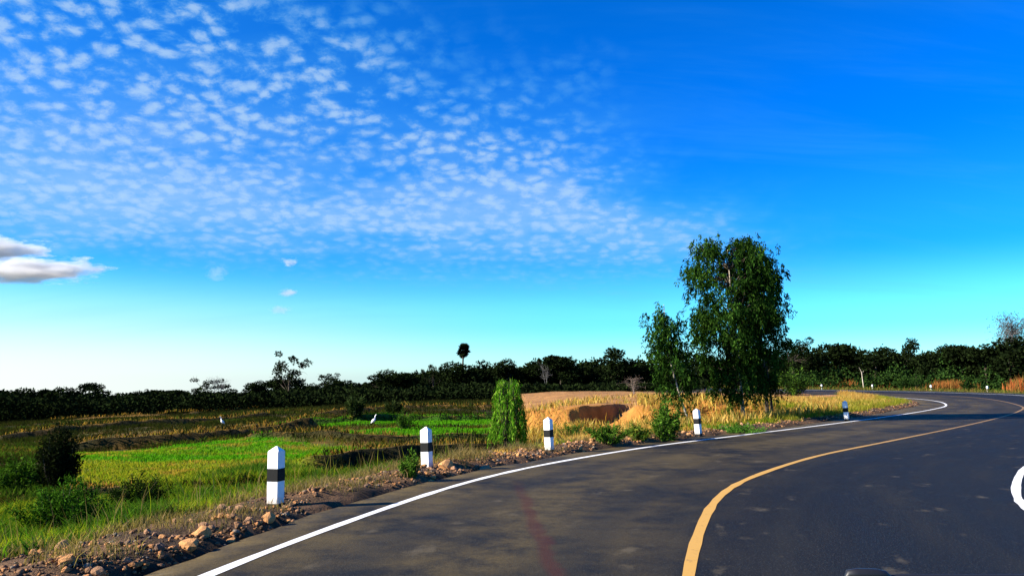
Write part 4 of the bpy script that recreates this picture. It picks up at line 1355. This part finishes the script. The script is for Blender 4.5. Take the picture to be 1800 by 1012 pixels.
# drooping green shrub
def drooping_shrub(u, v, vtop, wpx, label):
    x, y, z = hit(u, v)
    k = px2m(y); h = z_for(y, vtop) - z
    root = empty('drooping_shrub', (x, y, z))
    tb, parts = [], []
    W = wpx * k / 2
    for s in range(84):
        a = rng.uniform(0, 6.28); q = rng.random() ** .4
        hh = h * (1 - .30 * rng.random() ** 1.8 - .06 * q)
        hh = hh if s % 2 else hh * rng.uniform(.35, .9)
        wq = W * .76 * q * (1 - .42 * (hh / h) ** 2)
        ap = np.array((math.cos(a) * wq, math.sin(a) * wq, hh))
        tb.append((limb((math.cos(a) * .06, math.sin(a) * .06, -.03), ap, .1, 7), np.linspace(.014, .004, 7), 5))
        hh2 = hh
        out = np.array((math.cos(a), math.sin(a), 0)) * rng.uniform(.10, .34) * W
        drop = hh * rng.uniform(.30, .98)
        n = 95
        t = rng.random(n)
        P = ap + out * (t ** .6)[:, None]
        P[:, 2] += .06 * np.sin(np.pi * t) - drop * t ** 1.2
        P += rng.normal(0, .042, (n, 3))
        P[:, 2] = np.maximum(P[:, 2], .05)
        D = unit(np.stack([rng.normal(0, .32, n) + out[0], rng.normal(0, .32, n) + out[1], -1 + rng.normal(0, .25, n)], 1))
        parts.append(leaves(P, D, rng.uniform(.09, .18, n), rng.uniform(.014, .030, n), palette([(0.045, 0.150, 0.006), (0.085, 0.21, 0.010), (0.025, 0.080, 0.005), (0.17, 0.28, 0.03)], n)))
    V, F, C = join(parts)
    obj('foliage', mesh('foliage', V, F, M_LEAF, C), root)
    vv, ff = tubes(tb)
    obj('stems', mesh('stems', vv, ff, M_BARK, None, True), root)
    return tag(root, label, 'shrub')
drooping_shrub(893, 792, 662, 76, 'column shaped bright green shrub with drooping leaves beside the verge')

# smaller bushes and weeds
def bush(u, v, hpx, wpx, label, cols, leaf, dens=1.0, group=None, name='bush', Y=None, n_b=9):
    x, y, z = hit(u, v) if Y is None else at_dist(u, Y)
    k = px2m(y); h = hpx * k; w = wpx * k / 2
    root = empty(name, (x, y, z))
    parts, tb = [], []
    ns = n_b * 4
    for i in range(ns):                                  # leafy shoots of uneven length
        a = rng.uniform(0, 6.28); q = rng.random() ** .55
        L = h * rng.uniform(.45, 1.05) * (1 - .45 * q)
        tip = np.array((math.cos(a) * w * q, math.sin(a) * w * q, L))
        if i % 5 == 0: tip = tip * np.array((1.25, 1.25, 1.12))
        foot = np.array((math.cos(a) * w * q * .35, math.sin(a) * w * q * .35, -.03))
        p = limb(foot, tip, .16, 7)
        if i % 2 == 0: tb.append((p, np.linspace(.006 + .006 * h, .002, 7), 4))
        n = int(62 * dens)
        t = rng.random(n) ** .75
        P = np.stack([np.interp(t, np.linspace(0, 1, 7), p[:, j]) for j in range(3)], 1)
        P += rng.normal(0, .055 * (w + h) * .5, (n, 3))
        P[:, 2] = np.maximum(P[:, 2], .01)
        ax = unit((tip - foot)[None])[0]
        D = unit(ax * .5 + rng.normal(0, .65, (n, 3)) + np.array((0, 0, .05)))
        parts.append(leaves(P, D, leaf * rng.uniform(.5, 1.5, n), leaf * rng.uniform(.22, .48, n), palette(cols, n) * rng.uniform(.75, 1.25)))
    V, F, C = join(parts)
    obj('foliage', mesh('foliage', V, F, M_LEAF, C), root)
    vv, ff = tubes(tb)
    obj('stems', mesh('stems', vv, ff, M_BARK, None, True), root)
    return tag(root, label, 'bush', group)

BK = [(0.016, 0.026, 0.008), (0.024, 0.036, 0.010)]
GR = [(0.05, 0.11, 0.012), (0.075, 0.15, 0.016), (0.035, 0.075, 0.010)]
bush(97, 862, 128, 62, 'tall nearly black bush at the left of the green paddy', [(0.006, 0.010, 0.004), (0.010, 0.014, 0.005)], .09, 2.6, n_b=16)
bush(30, 858, 60, 110, 'low dark green bush at the left edge beside the black one', G2, .09, 1.6, n_b=12)
bush(242, 905, 78, 100, 'dark weed clump on the bank left of the nearest guide post', [(0.008, 0.016, 0.004), (0.016, 0.030, 0.006)], .055, 2.4, n_b=12)
bush(112, 945, 115, 150, 'leafy green weed clump in the bright grass at lower left', [(0.030, 0.085, 0.007), (0.050, 0.12, 0.010), (0.016, 0.045, 0.005)], .065, 2.4, n_b=14)
bush(722, 838, 46, 40, 'small leafy weed at the foot of the second guide post', GR, .05, 1.0, n_b=7)
bush(712, 755, 40, 34, 'little green shrub in the far paddy right of the right egret', G2, .10, .7, n_b=7)
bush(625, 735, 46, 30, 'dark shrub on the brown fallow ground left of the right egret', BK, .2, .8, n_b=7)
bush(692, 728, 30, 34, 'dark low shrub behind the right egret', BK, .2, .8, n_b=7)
bush(1010, 770, 30, 60, 'green bush right of the third guide post', GR[::2], .07, 1.0)
bush(1072, 778, 34, 66, 'rounded green bush below the clay hollow', GR, .07, 1.2)
bush(1120, 774, 30, 50, 'small green bush right of the rounded one', GR[:1] + [(0.14, 0.15, 0.02)], .07, 1.0)
bush(1172, 775, 74, 46, 'upright green plant left of the guide post in dry grass', GR, .10, 1.2, n_b=11)
bush(1300, 764, 22, 90, 'low bright green leafy patch under the tallest roadside tree', [(0.07, 0.17, 0.02), (0.05, 0.13, 0.015)], .06, 1.3)
bush(1285, 740, 34, 34, 'dark green sapling in dry grass left of the pale trunk', G2, .08, 1.0, n_b=7)
bush(1600, 0, 34, 50, 'green bush between the two middle far guide posts', MID_COLS, .22, 1.0, Y=93)
bush(1700, 0, 28, 26, 'dark green bush at the right end of the red brown grass', MID_COLS, .22, .9, Y=92)
bush(1465, 0, 44, 56, 'olive bush above the orange grass across the road', [(0.06, 0.06, 0.012), (0.04, 0.05, 0.012)], .25, 1.0, Y=114)
bush(1395, 0, 60, 60, 'green bush beside the tall roadside tree near the road end', GR[1:] + MID_COLS, .18, 1.3, Y=60)
# no tree is planted here; the black bush is dark by its leaf colour
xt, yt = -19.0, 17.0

# ------------------------------------------------------------------ egrets
M_FEATHER = mat_plain('white_feathers', (0.82, 0.82, 0.80), 0.8, 0.05)
M_BEAK = mat_plain('beak_and_legs', (0.05, 0.045, 0.03), 0.6)
def egret(u, v, h, face, label):
    x, y, z = hit(u, v)
    root = empty('egret', (x, y, z), face)
    s = h / 0.62
    body = [(-.15, 0, .19), (-.10, 0, .235), (-.045, 0, .29), (.01, 0, .345), (.05, 0, .40), (.065, 0, .45), (.055, 0, .50), (.06, 0, .555), (.09, 0, .595), (.12, 0, .60), (.14, 0, .595)]
    rad = [.008, .045, .078, .075, .05, .030, .023, .021, .026, .025, .010]
    v_, f_ = tube(np.array(body) * s, np.array(rad) * s, 10)
    obj('body', mesh('body', v_, f_, M_FEATHER, None, True), root)
    v_, f_ = tube(np.array([(.135, 0, .595), (.225, 0, .582)]) * s, np.array([.010, .002]) * s, 6)
    obj('beak', mesh('beak', v_, f_, M_BEAK), root)
    for sd in (-1, 1):
        v_, f_ = tube(np.array([(.0, .03 * sd, .26), (-.01, .03 * sd, .14), (.0, .03 * sd, .01), (.06, .035 * sd, -.01)]) * s, np.array([.012, .008, .007, .005]) * s, 6)
        obj('leg', mesh('leg', v_, f_, M_BEAK, None, True), root)
    return tag(root, label, 'egret', 'white egrets in the fields')
egret(390, 750, 0.60, R(205), 'white egret on brown ground, left of the two birds')
egret(657, 750, 0.62, R(20), 'white egret in the green paddy, right of the two birds')

# ------------------------------------------------------------------ front of the car the view is taken from
M_CAR = mat_plain('dark_car_paint', (0.015, 0.018, 0.03), 0.25, 0.1, 30, 0.5)
M_RUBBER = mat_plain('black_rubber', (0.012, 0.012, 0.014), 0.45, 0.2, 40, 0.4)
def car_front():
    root = empty('car_front', (0.35, 0.9, 0.0))
    n, mm = 16, 10
    xs = np.linspace(-.85, .85, n); ys = np.linspace(.02, 1.2, mm)
    X, Yv = np.meshgrid(xs, ys)
    Z = 1.235 - .20 * (Yv / 1.2) ** 1.6 - .05 * (X / .85) ** 4 - .18 * np.clip((Yv - 1.0) / .2, 0, 1) ** 2
    top = np.stack([X, Yv, Z], -1).reshape(-1, 3); bot = top.copy(); bot[:, 2] -= .03
    g = np.arange(n * mm).reshape(mm, n); o = n * mm
    F = list(np.stack([g[:-1, :-1], g[:-1, 1:], g[1:, 1:], g[1:, :-1]], -1).reshape(-1, 4))
    F += [f[::-1] + o for f in F]
    ring = list(g[0]) + list(g[1:, -1]) + list(g[-1, -2::-1]) + list(g[-2:0:-1, 0])
    for a, b in zip(ring, ring[1:] + ring[:1]): F.append(np.array([b, a, a + o, b + o]))
    obj('bonnet', mesh('bonnet', np.concatenate([top, bot]), np.array(F), M_CAR, None, True), root)
    Y0 = 0.0
    def zq(u, v): return CAM_H - .0022 + .9 * ray(u, v)[2] / ray(u, v)[1]
    def xq(u): return (u - 900) / FPX * .9 / CP * 1.0 - .35
    w = bmesh.new()
    me = empty('wiper', (0, 0, 0)); me.parent = root
    v_, f_ = tube([(xq(1290), 0, zq(1290, 1018) - .004), (xq(1420), 0, zq(1420, 1014) - .002), (xq(1560), 0, zq(1560, 1011)), (xq(1800), 0, zq(1800, 1011)), (xq(1960), 0, zq(1960, 1013))], [.004] * 5, 8)
    obj('blade', mesh('blade', v_, f_, M_RUBBER, None, True), me)
    v_, f_ = tube([(xq(1458), -.006, zq(1460, 1009)), (xq(1464), -.006, zq(1465, 1003)), (xq(1480), -.006, zq(1480, 1002)), (xq(1512), -.006, zq(1512, 1002.5)), (xq(1526), -.006, zq(1526, 1004)), (xq(1536), -.006, zq(1536, 1009))], [.001, .0052, .0062, .006, .0048, .002], 10)
    obj('clip', mesh('clip', v_, f_, M_RUBBER, None, True), me)
    v_, f_ = tube([(xq(1496), -.006, zq(1496, 1008)), (xq(1550), .02, 1.30), (xq(1650), .05, 1.255), (xq(1700), .06, 1.225)], [.005, .006, .008, .012], 8)
    obj('arm', mesh('arm', v_, f_, M_RUBBER, None, True), me)
    w.free()
    tag(root, 'black wiper and bonnet edge of the car at the bottom right', 'car')
car_front()

# ------------------------------------------------------------------ low cumulus clouds, as volumes
def mat_cloud(name, dens, scale, seed, flat, soft=0.12):
    m, k = new_mat(name)
    tc = k.n('ShaderNodeTexCoord').outputs['Object']
    sep = k.n('ShaderNodeSeparateXYZ', {0: tc})
    off = k.n('ShaderNodeVectorMath', {0: tc, 1: (seed, seed * 2.3, seed * .7)}, operation='ADD').outputs[0]
    st = k.n('ShaderNodeVectorMath', {0: off, 1: (1, 1, flat)}, operation='MULTIPLY').outputs[0]
    n = k.noise(st, scale, 5, 0.58)
    ln = k.n('ShaderNodeVectorMath', {0: tc}, operation='LENGTH').outputs['Value']
    # rounded above, flat underneath
    f = k.m('ADD', k.m('MULTIPLY', k.m('SUBTRACT', n, 0.5), 1.7), k.m('MULTIPLY', k.m('SUBTRACT', 0.58, ln), 0.9))
    f = k.m('MULTIPLY', k.step(f, 0.0, soft), k.step(sep.outputs[2], -0.62, -0.42))
    v = k.n('ShaderNodeVolumePrincipled', {'Color': (1, 1, 1, 1), 'Density': k.m('MULTIPLY', f, dens), 'Anisotropy': 0.6})
    k.n('ShaderNodeOutputMaterial', {1: v.outputs[0]})
    return m

def cloud(u0, u1, v0, v1, Y, label, dens, scale, seed, flat, depth=1.0, soft=0.12):
    bm = bmesh.new(); bmesh.ops.create_icosphere(bm, subdivisions=3, radius=1.0)
    o = bm_obj('cloud', bm, mat_cloud('cloud_vapour', dens, scale, seed, flat, soft))
    u, v = (u0 + u1) / 2, (v0 + v1) / 2
    o.location = ((u - 900) / FPX * Y * CP, Y, z_for(Y, v))
    w = (u1 - u0) / 2 / FPX * Y; h = (v1 - v0) / 2 / FPX * Y
    o.scale = (w, w * depth, h)
    o['label'] = label; o['category'] = 'cloud'
    return o
cloud(-170, 232, 442, 514, 3000, 'lower and longer grey bellied cumulus cloud at the left edge of the sky', .026, 2.6, 3.1, .7, .5)
cloud(-190, 118, 404, 472, 3300, 'upper ragged cumulus cloud resting on the longer one at the left edge', .020, 2.6, 8.4, .7, .5)
for (u0, u1, v0, v1, lab, sd, dn) in ((484, 522, 450, 472, 'tiny white cloud puff, upper of two above the half bare tree', 1.3, .030), (482, 522, 505, 524, 'tiny white cloud puff, lower of two above the half bare tree', 2.2, .035),
                                  (345, 405, 462, 500, 'faint hazy cloud wisp right of the cumulus', 4.4, .008), (462, 512, 534, 556, 'thin flat cloud streak just above the half bare tree', 5.7, .014)):
    o = cloud(u0 - 8, u1 + 8, v0 - 4, v1 + 4, 3000, lab, dn * 0.8, 2.0, sd, .8, 1.0, .45)
